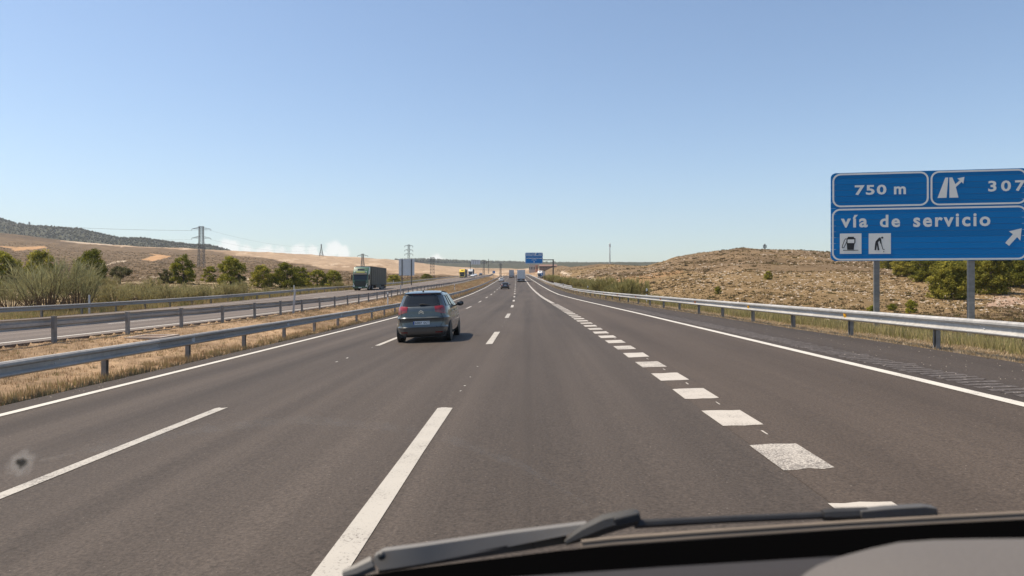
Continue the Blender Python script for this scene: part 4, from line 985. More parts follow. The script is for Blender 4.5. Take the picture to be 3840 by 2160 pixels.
    b = MB(); b.box(-.26, .26, yc1 + .08, yc1 + .095, .42, .53); b.build('number_plate', M['plate'], root)
    b = MB(); b.box(-1.1, 1.1, yf - 2.2, yc0 + .2, .5, .95); b.box(-1.15, 1.15, yf + .2, yc0 - .02, 1.0, 2.2); b.build('tractor_chassis', M['steel_dark'], root)
    return root
M['grille_green'] = pmat('grille_green', (0.008, 0.02, 0.013), .5)
M['truck_green'] = carpaint('green_paint', (0.022, 0.085, 0.036), 0.0, .4); M['truck_curtain'] = pmat('olive_curtain', (0.095, 0.09, 0.066), .75, noise=.18, nscale=1.2, stretch=(1, 2.5, .15))
M['truck_yellow'] = carpaint('yellow_paint', (0.80, 0.55, 0.02), 0, .35); M['truck_white'] = carpaint('truck_white_paint', (0.74, 0.73, 0.70), 0, .4)
M['box_grey'] = pmat('grey_box', (0.42, 0.41, 0.42), .6, noise=.15, nscale=1.1, stretch=(1, 1, .3)); M['box_pale'] = pmat('pale_box', (0.56, 0.56, 0.57), .6, noise=.15, nscale=1.1, stretch=(1, 1, .3)); M['box_dark'] = pmat('dark_box', (0.14, 0.125, 0.11), .7, noise=.15, nscale=1)
M['board_yellow'] = pmat('name_board_yellow', (0.17, 0.19, 0.03), .6)
make_truck('green articulated truck with olive curtain trailer coming toward us on the opposite carriageway', -26.3, 114.5, M['truck_green'], M['truck_curtain'], True, roof_m=M['board_yellow'], low=M['truck_curtain'])
make_truck('oncoming truck with a yellow cab in front of the white one', -25.6, 322, M['truck_yellow'], M['box_dark'], True)
make_truck('oncoming truck with a white cab behind the yellow one', -26.6, 400, M['truck_white'], M['box_dark'], True)
make_truck('pale box truck ahead in the right lane, seen from behind', 0.62, 232, M['truck_white'], M['box_pale'], box_w=2.55)
make_truck('smaller looking grey box truck far ahead in the middle lane', -3.3, 362, M['car_dark'], M['box_grey'])

# ------------------------------------------------------------------ lattice pylons, mast, cables, far buildings
def px2(u, v, y): k = y / FPX; return Vector(((u - U0) * k, y, CAMH + (V0 - v) * k))
def pylon(label, u, vt, y, wt, wb, arms, base_v=None, bar=.16, nb=9, tall=None):
    top = px2(u, vt, y); gz = float(ground_z(top.x, y)) - .5
    k = y / FPX; H = top.z - gz; root = empty('pylon', (top.x, y, gz), R(8), label, 'pylon', 'lattice pylons')
    wt, wb = wt * k / 2, wb * k / 2; zs = [H * (1 - (1 - i / nb) ** 1.25) for i in range(nb + 1)]
    hw = lambda z: wb + (wt - wb) * min(1, (z / (H * .72)))
    b = MB(); cs = [(-1, -1), (1, -1), (1, 1), (-1, 1)]
    for c in cs:
        for z0, z1 in zip(zs[:-1], zs[1:]): b.bar((c[0] * hw(z0), c[1] * hw(z0), z0), (c[0] * hw(z1), c[1] * hw(z1), z1), bar)
    b.build('legs', M['lattice'], root)
    b = MB()
    for i, (z0, z1) in enumerate(zip(zs[:-1], zs[1:])):
        for (c, d) in zip(cs, cs[1:] + cs[:1]):
            b.bar((c[0] * hw(z0), c[1] * hw(z0), z0), (d[0] * hw(z1), d[1] * hw(z1), z1), bar * .55); b.bar((d[0] * hw(z0), d[1] * hw(z0), z0), (c[0] * hw(z1), c[1] * hw(z1), z1), bar * .55)
            b.bar((c[0] * hw(z1), c[1] * hw(z1), z1), (d[0] * hw(z1), d[1] * hw(z1), z1), bar * .5)
    b.build('bracing', M['lattice'], root)
    tips = []
    for (va, ha, rise) in arms:
        z = CAMH + (V0 - va) * k - gz; a = ha * k; b = MB(); w = hw(min(z, H)); r_ = rise * k
        for s in (-1, 1):
            for yy in (-1, 1):
                b.bar((s * w, yy * w, z), (s * a, 0, z), bar * .6); b.bar((s * w, yy * w, z + r_), (s * a, 0, z), bar * .6)
                for t in (.33, .66): b.bar((s * (w + (a - w) * t), yy * w * (1 - t), z), (s * (w + (a - w) * t), yy * w * (1 - t), z + r_ * (1 - t)), bar * .4)
            b2 = MB(); b2.lathe([(-1.1, .05), (-1.0, .13), (-.2, .13), (0, .05)], 6, 'z', (s * a, 0, z)); b2.build('insulator', M['steel_dark'], root)
            tips.append(root.location + Vector((math.cos(R(8)) * s * a, math.sin(R(8)) * s * a, z - 1.0)))
        b.build('cross_arm', M['lattice'], root)
    return tips
t_main = pylon('tall twin-arm lattice pylon standing left among the pines on the brown slope', 755, 849, 470, 14, 22, [(859, 34, 7), (893, 34, 7)], bar=.24, nb=12)
pylon('slender lattice tower on the crest of the stubble hill before the white cloud', 1205, 916, 930, 3, 15, [], bar=.28, nb=7)
t3 = pylon('lattice pylon with one wide arm above the green truck', 1360, 952, 560, 7, 16, [(959, 19, 5)], bar=.28)
pylon('three-arm lattice pylon rising behind the grey sign back', 1533, 917.5, 480, 6, 12, [(922, 15, 3), (938, 15, 3), (953, 15, 3)], bar=.22, nb=11)
pylon('broad ladder-like lattice tower right of the grey sign back', 1621, 965, 330, 14, 15, [], bar=.16, nb=8)
pylon('faint wide-armed pylon beyond the distant overhead sign', 1814, 974.5, 620, 5, 7, [(977, 10, 2), (983, 10, 2), (988, 10, 2)], bar=.2)
pylon('thin pole tower just right of the faint wide-armed pylon', 1832, 971, 700, 2, 3, [], bar=.16, nb=7)
pylon('short dark lattice pylon in the stubble above the far bend', 1877, 988, 520, 5, 6, [(991, 6, 1)], bar=.2)
pylon('small pylon top peeking over the right hill', 2868, 915, 300, 3, 4, [(919, 6, 1), (921, 5, 1)], bar=.09, nb=6)
pylon('tiny pylon on the dark wooded ridge at the far left', 110, 832, 1800, 3, 5, [(838, 5, 1)], bar=.4, nb=6)
def mast():
    y = 425.0; top = px2(2287, 915, y); gz = float(ground_z(top.x, y)) - .4; H = top.z - gz
    root = empty('telecom_mast', (top.x, y, gz), 0, 'pale telecom mast standing on the low right hill', 'mast'); m = pmat('mast_grey', (0.42, 0.43, 0.42), .5, .3)
    b = MB(); b.lathe([(0, .42), (H, .2)], 12, 'z'); b.build('shaft', m, root, True)
    for k in range(3):
        a = k * 2.1 + .4; b = MB(); b.box(-.12, .12, -.08, .08, H - 2.0, H - .2); o = b.build('antenna_panel', M['white_plastic'], root); o.location = (.42 * math.cos(a), .42 * math.sin(a), 0)
    b = MB(); b.lathe([(H - .05, .45), (H + .15, .45), (H + .5, .1)], 12, 'z'); b.build('cap', m, root)
mast()
cab_m = pmat('cable', (0.10, 0.10, 0.105), .6)
def cable(label, a, b, sag, r=.035):
    P = []
    for i in range(25):
        t = i / 24; p = Vector(a).lerp(Vector(b), t); p.z -= sag * 4 * t * (1 - t); P.append(p)
    m = MB(); m.tube(P, [r] * 25, 4); tag(m.build('power_cable', cab_m), label, 'cable', 'power cables')
cable('upper power cable running off to the left from the tall twin-arm pylon', t_main[0], px2(-500, 793, 400), 2.5)
cable('second power cable running off to the left, just below the upper one', t_main[1], px2(-500, 802, 425), 2.5)
cable('lower power cable running off to the left from the lower arm of the tall pylon', t_main[2], px2(-500, 858, 395), 2.2)
cable('upper power cable falling right from the tall pylon toward the hill crest', t_main[1], px2(1205, 921, 930), 5)
cable('lower power cable falling right from the tall pylon toward the hill crest', t_main[3], px2(1205, 930, 930), 6)
def building(label, u0, u1, vt, vb, y, wall, roof, nwin, pitch=False, depth=14):
    a = px2(u0, vb, y); c = px2(u1, vt, y); gz = float(ground_z((a.x + c.x) / 2, y)) - .6; w = c.x - a.x
    root = empty('building', ((a.x + c.x) / 2, y, gz), 0, label, 'building'); H = c.z - gz
    b = MB(); b.box(-w / 2, w / 2, 0, depth, 0, H); b.build('wall', wall, root)
    b = MB()
    if pitch: b.prism([(-.4, H), (depth + .4, H), (depth / 2, H + 1.6)], -w / 2 - .4, w / 2 + .4, 'x')
    else: b.box(-w / 2 - .3, w / 2 + .3, -.3, depth + .3, H, H + .4)
    b.build('roof', roof, root)
    for k in range(nwin):
        x = -w / 2 + w * (k + .5) / nwin; b = MB(); b.box(x - w / nwin * .25, x + w / nwin * .25, -.06, -.003, H * .45, H * .8); b.build('window', M['glass_dark'], root)
bro = pmat('brown_cladding', (0.20, 0.115, 0.085), .8, noise=.15, nscale=.3); gry = pmat('grey_cladding', (0.40, 0.39, 0.37), .8, noise=.1, nscale=.3); ora = pmat('orange_render', (0.55, 0.27, 0.18), .8, noise=.1, nscale=.3)
building('long low brown warehouse beyond the gantry sign', 2023, 2088, 997.5, 1010, 640, bro, bro, 11, True)
building('orange fronted block next to the brown warehouse', 2008, 2018, 993, 1010, 650, ora, gry, 2)
building('pale grey shed left of the orange block under the gantry sign', 1984, 2007, 994, 1010, 655, gry, gry, 4)
yy_ = 345.0; xx_ = 4.2
make_truck('white box truck waiting on the side road behind the right rail near the gantry sign', 0, 0, M['truck_white'], M['box_pale'], True, pos=(xx_, yy_, float(ground_z(xx_, yy_))), head=R(-7), scale=.9)

# ------------------------------------------------------------------ vegetation
def rot_tris(ctr, size, nrm_bias=None, elong=1.0):
    n = len(ctr); a = RNG.normal(size=(n, 3)); a /= np.linalg.norm(a, axis=1, keepdims=True)
    if nrm_bias is not None: a = a * .7 + nrm_bias; a /= np.linalg.norm(a, axis=1, keepdims=True)
    b = RNG.normal(size=(n, 3)); b -= a * (a * b).sum(1, keepdims=True); b /= np.linalg.norm(b, axis=1, keepdims=True); c = np.cross(a, b)
    s = size[:, None]
    V = np.stack([ctr + b * s * elong, ctr - b * s * elong * .6 + c * s * .7, ctr - b * s * elong * .6 - c * s * .7], 1).reshape(-1, 3)
    return V, np.arange(3 * n).reshape(-1, 3)
def crown_mesh(name, h, w, ncl, nlf, leaf, dark, lite, z0=.04, flat=1.0, umbrella=False):
    P = []; 
    while len(P) < ncl:
        t = RNG.random(); z = z0 + (1 - z0) * t
        rad = math.sqrt(max(0, 1 - ((t - .30) / .72) ** 2)) if not umbrella else (math.sqrt(max(0, 1 - ((t - .55) / .5) ** 2)))
        a = RNG.random() * 2 * math.pi; r = rad * math.sqrt(RNG.random() * .75 + .25 * RNG.random())
        P.append((r * w / 2 * math.cos(a) * RNG.uniform(.85, 1.1), r * w / 2 * math.sin(a) * RNG.uniform(.85, 1.1), z * h * RNG.uniform(.95, 1.03)))
    P = np.array(P); cr = w * RNG.uniform(.085, .15, ncl)
    d = RNG.normal(size=(ncl, nlf, 3)); d /= np.linalg.norm(d, axis=2, keepdims=True); d[..., 2] *= .75
    rr = cr[:, None, None] * (RNG.random((ncl, nlf, 1)) ** .45)
    C = (P[:, None, :] + d * rr).reshape(-1, 3); C[:, 2] = np.maximum(C[:, 2], .05)
    V, F = rot_tris(C, leaf * RNG.uniform(.6, 1.3, len(C)), d.reshape(-1, 3) * .6 + np.array([0, 0, .3]), 1.5)
    mixv = np.clip(RNG.normal(.45, .28, ncl)[:, None] + RNG.normal(0, .2, (ncl, nlf)), 0, 1).reshape(-1, 1)
    col = np.array(dark) * (1 - mixv) + np.array(lite) * mixv
    return mk_mesh(name, V, F, M['leaf'], False, np.repeat(col, 3, 0)), P
def tree(name, label, cat, u, y, h, w, cm, group=None, trunk_h=.5, fork=False, rz=None, zoff=0.0):
    if u < 1800:
        for _ in range(400):
            if (u - U0) * y / FPX - float(cx(y)) < -33 - w * .3: break
            y += 1.0
    x = (u - U0) * y / FPX; gz = float(ground_z(x, y)) + zoff; root = empty(name, (x, y, gz), random.uniform(0, 6.28) if rz is None else rz, label, cat, group)
    me, H0, W0 = cm; o = add_obj('crown', me, root); o.scale = (w / W0, w / W0, h / H0)
    b = MB(); r = max(.05, h * .022)
    if fork:
        b.tube([(0, 0, -.2), (.05, 0, .28 * h), (.02, .02, .4 * h)], [r * 2.4, r * 1.8, r * 1.6], 8)
        for a in range(4): q = a * 1.6 + .4; b.tube([(.02, 0, .36 * h), (math.cos(q) * w * .15, math.sin(q) * w * .15, .5 * h), (math.cos(q) * w * .3, math.sin(q) * w * .3, .75 * h)], [r * 1.4, r, r * .4], 6)
    else:
        b.tube([(0, 0, -.25), (.03 * h, 0, .3 * h), (0, .03 * h, .62 * h), (.01 * h, 0, .88 * h)], [r * 1.5, r * 1.2, r * .8, r * .25], 7)
        for a in range(7): q = a * 2.4; zz = h * (.22 + .08 * a); b.tube([(0, 0, zz), (math.cos(q) * w * .16, math.sin(q) * w * .16, zz + .06 * h), (math.cos(q) * w * .34, math.sin(q) * w * .34, zz + .15 * h)], [r * .6, r * .4, r * .15], 5)
    b.build('trunk', M['bark'], root, True); return root
PD, PL = (0.125, 0.135, 0.028), (0.44, 0.40, 0.065)
def vary(c, k, g): return (c[0] * k, c[1] * k * g, c[2] * k)
pine_v = [(crown_mesh('pine_crown', 3.6, w_, n_, 75, .085, vary(PD, k, g), vary(PL, k, g))[0], 3.6, 3.6) for k, g, n_, w_ in ((1.0, 1.0, 105, 3.6), (.78, 1.04, 80, 3.3), (1.12, .96, 120, 3.8), (.9, 1.0, 70, 3.1), (.66, 1.05, 95, 3.7))]
RD, RL = (0.105, 0.112, 0.026), (0.38, 0.335, 0.062)
pine_r = [(crown_mesh('pine_crown', 5.0, w_, n_, 85, .095, vary(RD, k, g), vary(RL, k, g))[0], 5.0, 5.0) for k, g, n_, w_ in ((1.0, 1.0, 190, 5.0), (.72, 1.05, 150, 4.8), (1.1, .97, 200, 5.2), (.85, 1.02, 130, 4.7), (.6, 1.08, 170, 5.1))]
olive_v = (crown_mesh('olive_crown', 2.4, 3.4, 60, 70, .075, (0.070, 0.072, 0.036), (0.21, 0.195, 0.095), z0=.45, umbrella=True)[0], 2.4, 3.4)
dark_v = (crown_mesh('shrub_crown', 2.4, 2.6, 60, 70, .08, (0.065, 0.07, 0.032), (0.20, 0.18, 0.08))[0], 2.4, 2.6)
G_L = 'young pines beyond the opposite carriageway'; G_R = 'pines in the hollow on the right'
for i, (u, y, h, w, lab) in enumerate([
    (12, 92, 4.6, 3.6, 'bright green pine cut off by the left edge of the view'),
    (150, 104, 5.2, 3.9, 'rounded yellow-green pine top behind the tallest broom bush'),
    (340, 98, 4.7, 3.7, 'pine to the right of the broom bushes with reddish twigs'),
    (686, 108, 4.3, 3.5, 'round pine just left of the tall twin-arm pylon'),
    (785, 125, 2.9, 2.6, 'low olive-tinted pine between the pylon and the next taller pine'),
    (866, 112, 4.4, 3.7, 'upright pine right of the tall twin-arm pylon'),
    (985, 118, 3.5, 3.1, 'small open pine with visible trunk above the pale track'),
    (1075, 120, 4.2, 4.0, 'bushy pine at the centre of the clump left of the green truck'),
    (1125, 128, 3.6, 3.4, 'darker pine behind the clump left of the green truck'),
    (1190, 126, 3.4, 4.0, 'broad low pine on the right of the clump before the green truck'),
    (1250, 132, 3.3, 3.0, 'small pine nearest the green truck cab'),
    (1478, 150, 2.3, 3.2, 'low green bushy pine showing behind the green truck trailer'),
    (1600, 190, 2.2, 4.0, 'flat green bush at the foot of the ladder-like tower')]):
    tree('pine_tree', lab, 'tree', u, y, h, w * 1.2, pine_v[i * 2 % 5], G_L)
tree('olive_tree', 'small umbrella-shaped olive tree with a forked trunk on the left slope', 'tree', 450, 104, 2.5, 3.2, olive_v, fork=True, zoff=.0)
for i, (u, y, h, w, lab) in enumerate([(376, 100, 2.4, 2.2, 'dark leafy shrub just left of the umbrella-shaped olive tree'), (622, 112, 2.2, 2.6, 'dark shrub left of the round pine by the tall pylon'), (900, 112, 1.9, 2.2, 'dark shrub under the upright pine right of the tall pylon'), (55, 78, 2.6, 2.2, 'dark green shrub under the pine at the left edge')]):
    tree('shrub', lab, 'shrub', u, y, h, w, dark_v, 'dark shrubs on the left slope')
for i, (u, y, h, w, lab) in enumerate([
    (3565, 76, 4.0, 4.6, 'wide dark pine lowest in the hollow, left of the right sign post'),
    (3712, 82, 5.2, 5.0, 'tall domed pine directly right of the right sign post'),
    (3480, 102, 4.0, 4.8, 'rounded pine behind and left of the wide dark pine'),
    (3590, 104, 5.0, 5.2, 'tall pine behind the wide dark pine under the sign'),
    (3395, 116, 3.4, 4.0, 'small pine at the left end of the right-hand pine group'),
    (3325, 150, 3.4, 3.0, 'lone dark pine right beside the left sign post, high on the slope'),
    (3800, 104, 5.6, 5.6, 'dark pine at the right edge below the sign'),
    (3690, 118, 5.6, 5.6, 'pine crown touching the sign bottom behind the domed pine'),
    (3880, 90, 5.0, 5.0, 'pine cut off by the right edge of the view'),
    (3640, 92, 4.6, 5.6, 'broad pine filling the gap behind the right sign post'),
    (3440, 128, 4.2, 5.0, 'pine on the slope above the small end pine of the group'),
    (3765, 94, 4.6, 5.2, 'leafy pine between the domed pine and the right edge')]):
    tree('pine_tree', lab, 'tree', u, y, h, w, pine_r[i * 3 % 5], G_R)
for i, (u, y, h, w, lab) in enumerate([(3416, 58, 1.05, 1.0, 'small bright green bush between the two sign posts'), (2693, 82, .9, .95, 'round yellow-green bush alone in the middle of the right slope'), (2880, 105, 1.2, 1.2, 'green bush higher up the right slope'), (3270, 55, .7, .8, 'low green bush just left of the left sign post'), (3345, 62, .6, 1.0, 'low dark bush right of the left sign post')]):
    tree('shrub', lab, 'shrub', u, y, h, w, pine_v[i % 3], 'green bushes on the right slope')

def broom_mesh(h, w, nst, ntw, g0, g1):
    """wiry upright broom: bare brown stems below, fine grey-green twigs above"""
    st = MB(); VV = []; CC = []
    for i in range(nst):
        a = RNG.random() * 6.283; out = math.sqrt(RNG.random()); r0 = .12 * w * RNG.random(); hh = h * RNG.uniform(.5, .86) * (1 - .22 * out)
        p0 = np.array((r0 * math.cos(a), r0 * math.sin(a), -.1)); p3 = np.array((out * w * .42 * math.cos(a), out * w * .42 * math.sin(a), hh)); bend = np.array((RNG.normal() * .06 * w, RNG.normal() * .06 * w, 0))
        pts = [p0 + (p3 - p0) * np.array((t ** .8, t ** .8, t)) + bend * math.sin(t * 3.1) for t in (0, .3, .6, 1)]
        st.tube(pts, [.034 * h / 4.2 + .004, .026 * h / 4.2 + .003, .016, .007], 4, False)
        for k in range(ntw):
            t = 1.0 - .52 * RNG.random() ** 1.3; j = min(2, int(t * 3)); q = np.array(pts[j]) + (np.array(pts[j + 1]) - np.array(pts[j])) * (t * 3 - j)
            L = h * RNG.uniform(.10, .30); d = (p3 - p0) / np.linalg.norm(p3 - p0) + RNG.normal(size=3) * .42 + np.array((0, 0, .25)); d /= np.linalg.norm(d)
            e1 = q + d * L * .5 + RNG.normal(size=3) * .03; e2 = q + d * L + RNG.normal(size=3) * .06 + np.array((0, 0, -.02 * L))
            sd = np.cross(d, RNG.normal(size=3)); sd /= np.linalg.norm(sd); ww = RNG.uniform(.009, .017)
            VV += [q - sd * ww * .6, q + sd * ww * .6, e1 + sd * ww, e1 - sd * ww, e2]
            m = RNG.random(); CC += [np.array(g0) * (1 - m) + np.array(g1) * m] * 5
    V = np.array(VV); n = len(V) // 5; B = np.arange(n)[:, None] * 5
    F = np.concatenate([B + np.array([[0, 1, 2]]), B + np.array([[0, 2, 3]]), B + np.array([[3, 2, 4]])], 0)
    cm = mk_mesh('broom_crown', V, F, M['leaf'], False, np.array(CC)); so_ = st.build('stems', M['stem']); sm = so_.data; bpy.data.objects.remove(so_)
    return cm, sm, h, w
GA, GB = (0.215, 0.195, 0.095), (0.38, 0.37, 0.195)
broom_big = [broom_mesh(4.2, 4.6, 40, 30, GA, GB) for _ in range(2)]
broom_mid = [broom_mesh(2.4, 3.0, 34, 34, (0.25, 0.215, 0.10), (0.41, 0.36, 0.17)) for _ in range(2)]
broom_grn = [broom_mesh(2.0, 2.6, 42, 44, (0.22, 0.20, 0.08), (0.37, 0.325, 0.135)) for _ in range(2)]
def clear_y(u, y, off=33.0):
    for _ in range(400):
        if (u - U0) * y / FPX - float(cx(y)) < -off: break
        y += 1.0
    return y
def broom(label, x, y, src, sc=1.0, group='broom bushes beyond the opposite carriageway', sz=None):
    if x < 0:
        u = U0 + x / y * FPX; y = clear_y(u, y, 31.2 + .9 * sc); x = (u - U0) * y / FPX
    cm, sm, h, w = src; root = empty('broom_bush', (x, y, float(ground_z(x, y)) - .05), random.uniform(0, 6.28), label, 'bush', group)
    for nm, me in (('crown', cm), ('stems', sm)): o = add_obj(nm, me, root); o.scale = (sc, sc, sz or sc)
for lab, u, y, sc, k in [('tallest wiry broom bush with bare brown stems behind the far rail', 175, 50, 1.14, 0), ('tall wiry broom bush right of the tallest one, reaching its height', 285, 52, 1.1, 1), ('leaning broom bush at the left edge behind the far rail', 40, 51, .72, 0), ('grey-green broom bush hiding the foot of the tallest one', 110, 57, .85, 1)]:
    broom(lab, (u - U0) * y / FPX, y, broom_big[k], sc)
LB = 'knee to head high broom in the row behind the far rail'
for u in range(330, 940, 34):
    y = random.uniform(55, 72); uu = u + random.uniform(-14, 14); broom('wiry broom bush in the long row behind the far rail', (uu - U0) * y / FPX, y, random.choice(broom_mid), random.uniform(.72, 1.08))
for u in range(40, 900, 60):
    y = random.uniform(72, 90); broom('wiry broom bush in the long row behind the far rail', (u + random.uniform(-20, 20) - U0) * y / FPX, y, random.choice(broom_mid), random.uniform(.7, 1.0))
broom('rounded grey-green broom right beside the green truck', (1268 - U0) * 97 / FPX, 97, broom_grn[0], 1.0)
for u in range(920, 1240, 40):
    y = random.uniform(92, 105); broom('low dry broom tuft on the bank below the pines', (u + random.uniform(-10, 10) - U0) * y / FPX, y, random.choice(broom_mid), random.uniform(.35, .55), 'low broom tufts below the pines')
for i in range(34):
    y = 66 + i * 5.2 + random.uniform(-2, 2); off = random.uniform(1.2, 4.2) + (1.0 if y > 110 else 0); x = float(rail_r(y) + cx(y)) + off
    if y > 112 and y < 172: x += 1.2
    broom('green broom bush in the band behind the right rail', x, y, random.choice(broom_grn), random.uniform(1.05, 1.55), 'broom bushes behind the right rail')

# low scrub on the slopes, loose pale stones, dry grass: countless
def scatter(name, label, n, samp, hgt, wid, pal, blades, cat_kind='stuff', upright=.8, base=None):
    X, Y, S = samp(n); Z = ground_z(X, Y); n = len(X)
    Xb = np.repeat(X, blades); Yb = np.repeat(Y, blades); Zb = np.repeat(Z, blades); Sb = np.repeat(S, blades); m = len(Xb)
    a = RNG.random(m) * 6.283; sp = RNG.random(m) ** .6; h = Sb * hgt * RNG.uniform(.5, 1.1, m); w = Sb * wid
    bx = Xb + np.cos(a) * sp * w * .5; by = Yb + np.sin(a) * sp * w * .5
    tx = bx + np.cos(a) * h * (1 - upright) * 2 * sp + RNG.normal(0, .1, m) * h; ty = by + np.sin(a) * h * (1 - upright) * 2 * sp + RNG.normal(0, .1, m) * h
    t2 = RNG.random(m) * 6.283; bw = (base or .25) * w * RNG.uniform(.5, 1.2, m)
    zl = Zb - .04
    V = np.stack([np.stack([bx - np.cos(t2) * bw, by - np.sin(t2) * bw, zl], -1), np.stack([bx + np.cos(t2) * bw, by + np.sin(t2) * bw, zl], -1), np.stack([tx, ty, Zb + h], -1)], 1).reshape(-1, 3)
    F = np.arange(3 * m).reshape(-1, 3); pal = np.array(pal); pc = pal[RNG.integers(0, len(pal), n)]; pc = np.repeat(pc, blades, 0) * RNG.uniform(.75, 1.25, (m, 1))
    o = add_obj(name, mk_mesh(name, V, F, M['grass'], False, np.repeat(pc, 3, 0))); tag(o, label, kind='stuff'); return o
def s_right(n):
    U = RNG.uniform(2080, 4300, n); Y = np.exp(RNG.uniform(np.log(24), np.log(420), n)); yc = it(YC1, U); X = (U - U0) * Y / FPX
    xr = X - cx(Y); ok = (xr > rail_r(Y) + 5.5) & (Y < yc * 1.04); k = vnoise(X * .12, Y * .12) > RNG.random(n) * .9; ok &= k
    return X[ok], Y[ok], RNG.uniform(.5, 1.35, ok.sum()) * np.clip(Y[ok] / 130, .7, 1.6)
scatter('scrub', 'low dry thyme and grass tussocks covering the right slope', 60000, s_right, .17, .46, [(0.165, 0.115, 0.062), (0.195, 0.136, 0.069), (0.23, 0.162, 0.082), (0.14, 0.106, 0.054), (0.165, 0.136, 0.062)], 6, upright=.5)
scatter('scrub', 'darker knee-high bushes dotted over the right slope', 2200, lambda n: s_right(n), .30, .55, [(0.135, 0.105, 0.058), (0.155, 0.128, 0.062), (0.12, 0.10, 0.05), (0.17, 0.13, 0.075)], 16, upright=.6)
def s_left(n):
    U = RNG.uniform(-300, 1750, n); Y = np.exp(RNG.uniform(np.log(60), np.log(750), n)); X = (U - U0) * Y / FPX; xr = X - cx(Y)
    ok = (xr < OPP_OUT - 3.5); Z = ground_z(X, Y); vv = V0 + FPX * (CAMH - Z) / Y
    low = np.interp(U, [180, 280, 470, 745, 856, 909, 1000, 1091, 1147, 1222, 1315, 1445, 1700], [905, 910, 924, 938, 948, 960, 970, 984, 992, 1006, 1016, 1022, 1034])
    ok &= (vv > low + 4); ok &= ~in_poly(U, vv, [(-60, 916), (60, 924), (165, 922), (182, 929), (120, 937), (55, 943), (35, 931)]) & ~in_poly(U, vv, [(522, 975), (582, 957), (550, 948), (652, 961), (600, 975), (575, 981)])
    return X[ok], Y[ok], RNG.uniform(.5, 1.3, ok.sum()) * np.clip(Y[ok] / 190, .7, 2.2)
scatter('scrub', 'low brown scrub covering the left slope', 46000, s_left, .20, .55, [(0.17, 0.116, 0.064), (0.205, 0.143, 0.076), (0.24, 0.17, 0.092), (0.155, 0.12, 0.06)], 6, upright=.55)
def s_med(n):
    Y = np.exp(RNG.uniform(np.log(8), np.log(330), n)); xr = RNG.uniform(OPP_IN + .25, OWN_L - .12, n); X = xr + cx(Y); ok = vnoise(X * .6, Y * .35) + .25 > RNG.random(n)
    return X[ok], Y[ok], RNG.uniform(.4, 1.3, ok.sum()) * np.clip(Y[ok] / 40, .8, 3)
scatter('dry_grass', 'short dry straw grass across the median', 19000, s_med, .10, .20, [(0.42, 0.30, 0.175), (0.37, 0.25, 0.14), (0.33, 0.21, 0.125), (0.46, 0.35, 0.22), (0.29, 0.24, 0.12)], 9, upright=.6, base=.06)
def s_edge(n):
    Y = np.exp(RNG.uniform(np.log(8), np.log(200), n)); xr = OWN_L - .1 - RNG.random(n) ** 1.5 * .9; X = xr + cx(Y); return X, Y, RNG.uniform(.5, 1.4, n)
scatter('dry_grass', 'taller weeds along the foot of the near median rail', 4200, s_edge, .15, .18, [(0.40, 0.30, 0.165), (0.29, 0.245, 0.11), (0.36, 0.26, 0.14), (0.34, 0.23, 0.13)], 8, upright=.85, base=.05)
def s_vr(n):
    Y = np.exp(RNG.uniform(np.log(10), np.log(130), n)); d = RNG.uniform(.9, 7.5, n); X = rail_r(Y) + d + cx(Y); return X, Y, RNG.uniform(.6, 1.4, n) * np.clip(Y / 35, .9, 2)
scatter('verge_grass', 'tall pale green grass on the bank behind the right rail', 9500, s_vr, .36, .30, [(0.36, 0.30, 0.15), (0.30, 0.26, 0.115), (0.41, 0.33, 0.18), (0.26, 0.24, 0.10)], 10, upright=.8, base=.05)
def s_vr2(n):
    Y = np.exp(RNG.uniform(np.log(10), np.log(160), n)); d = -.2 + RNG.random(n) * 1.5; X = rail_r(Y) + d + cx(Y); return X, Y, RNG.uniform(.6, 1.4, n) * np.clip(Y / 35, .8, 2.5)
scatter('straw_litter', 'mown straw lying along the foot of the right rail', 9000, s_vr2, .09, .22, [(0.45, 0.355, 0.235), (0.40, 0.31, 0.19), (0.34, 0.25, 0.145), (0.48, 0.39, 0.28)], 10, upright=.25, base=.07)
def s_vl(n):
    Y = np.exp(RNG.uniform(np.log(26), np.log(260), n)); d = RNG.random(n) * 5; X = OPP_OUT - .3 - d + cx(Y); return X, Y, RNG.uniform(.6, 1.4, n) * np.clip(Y / 40, .9, 2.5)
scatter('verge_grass', 'dry grass along the foot of the far rail', 7000, s_vl, .30, .3, [(0.36, 0.285, 0.15), (0.29, 0.24, 0.11), (0.40, 0.31, 0.175), (0.22, 0.225, 0.085)], 9, upright=.75, base=.05)
def stones():
    n = 12000; U = RNG.uniform(2080, 4300, n); Y = np.exp(RNG.uniform(np.log(40), np.log(360), n)); X = (U - U0) * Y / FPX; yc = it(YC1, U)
    ok = (X - cx(Y) > rail_r(Y) + 9) & (Y < yc) & (vnoise(X * .06 + 30, Y * .06) > .42 + .35 * RNG.random(n)); X, Y = X[ok], Y[ok]; n = len(X); Z = ground_z(X, Y); s = RNG.uniform(.07, .22, n) * np.clip(Y / 130, .8, 1.6)
    base = np.array([(1, 0, 0), (.2, .9, 0), (-.9, .3, 0), (-.3, -.9, 0), (.1, .1, .75)]); rnd = RNG.uniform(.6, 1.3, (n, 5, 3))
    V = base[None] * rnd * s[:, None, None] * np.array([1.5, 1.2, .9]) + np.stack([X, Y, Z - .02], -1)[:, None, :]
    F = (np.arange(n)[:, None, None] * 5 + np.array([[0, 1, 4], [1, 2, 4], [2, 3, 4], [3, 0, 4]])[None]).reshape(-1, 3)
    o = add_obj('stones', mk_mesh('stones', V.reshape(-1, 3), F, pmat('pale_stone', (0.40, 0.33, 0.26), .9))); tag(o, 'pale limestone rubble strewn over the right slope', kind='stuff')
stones()
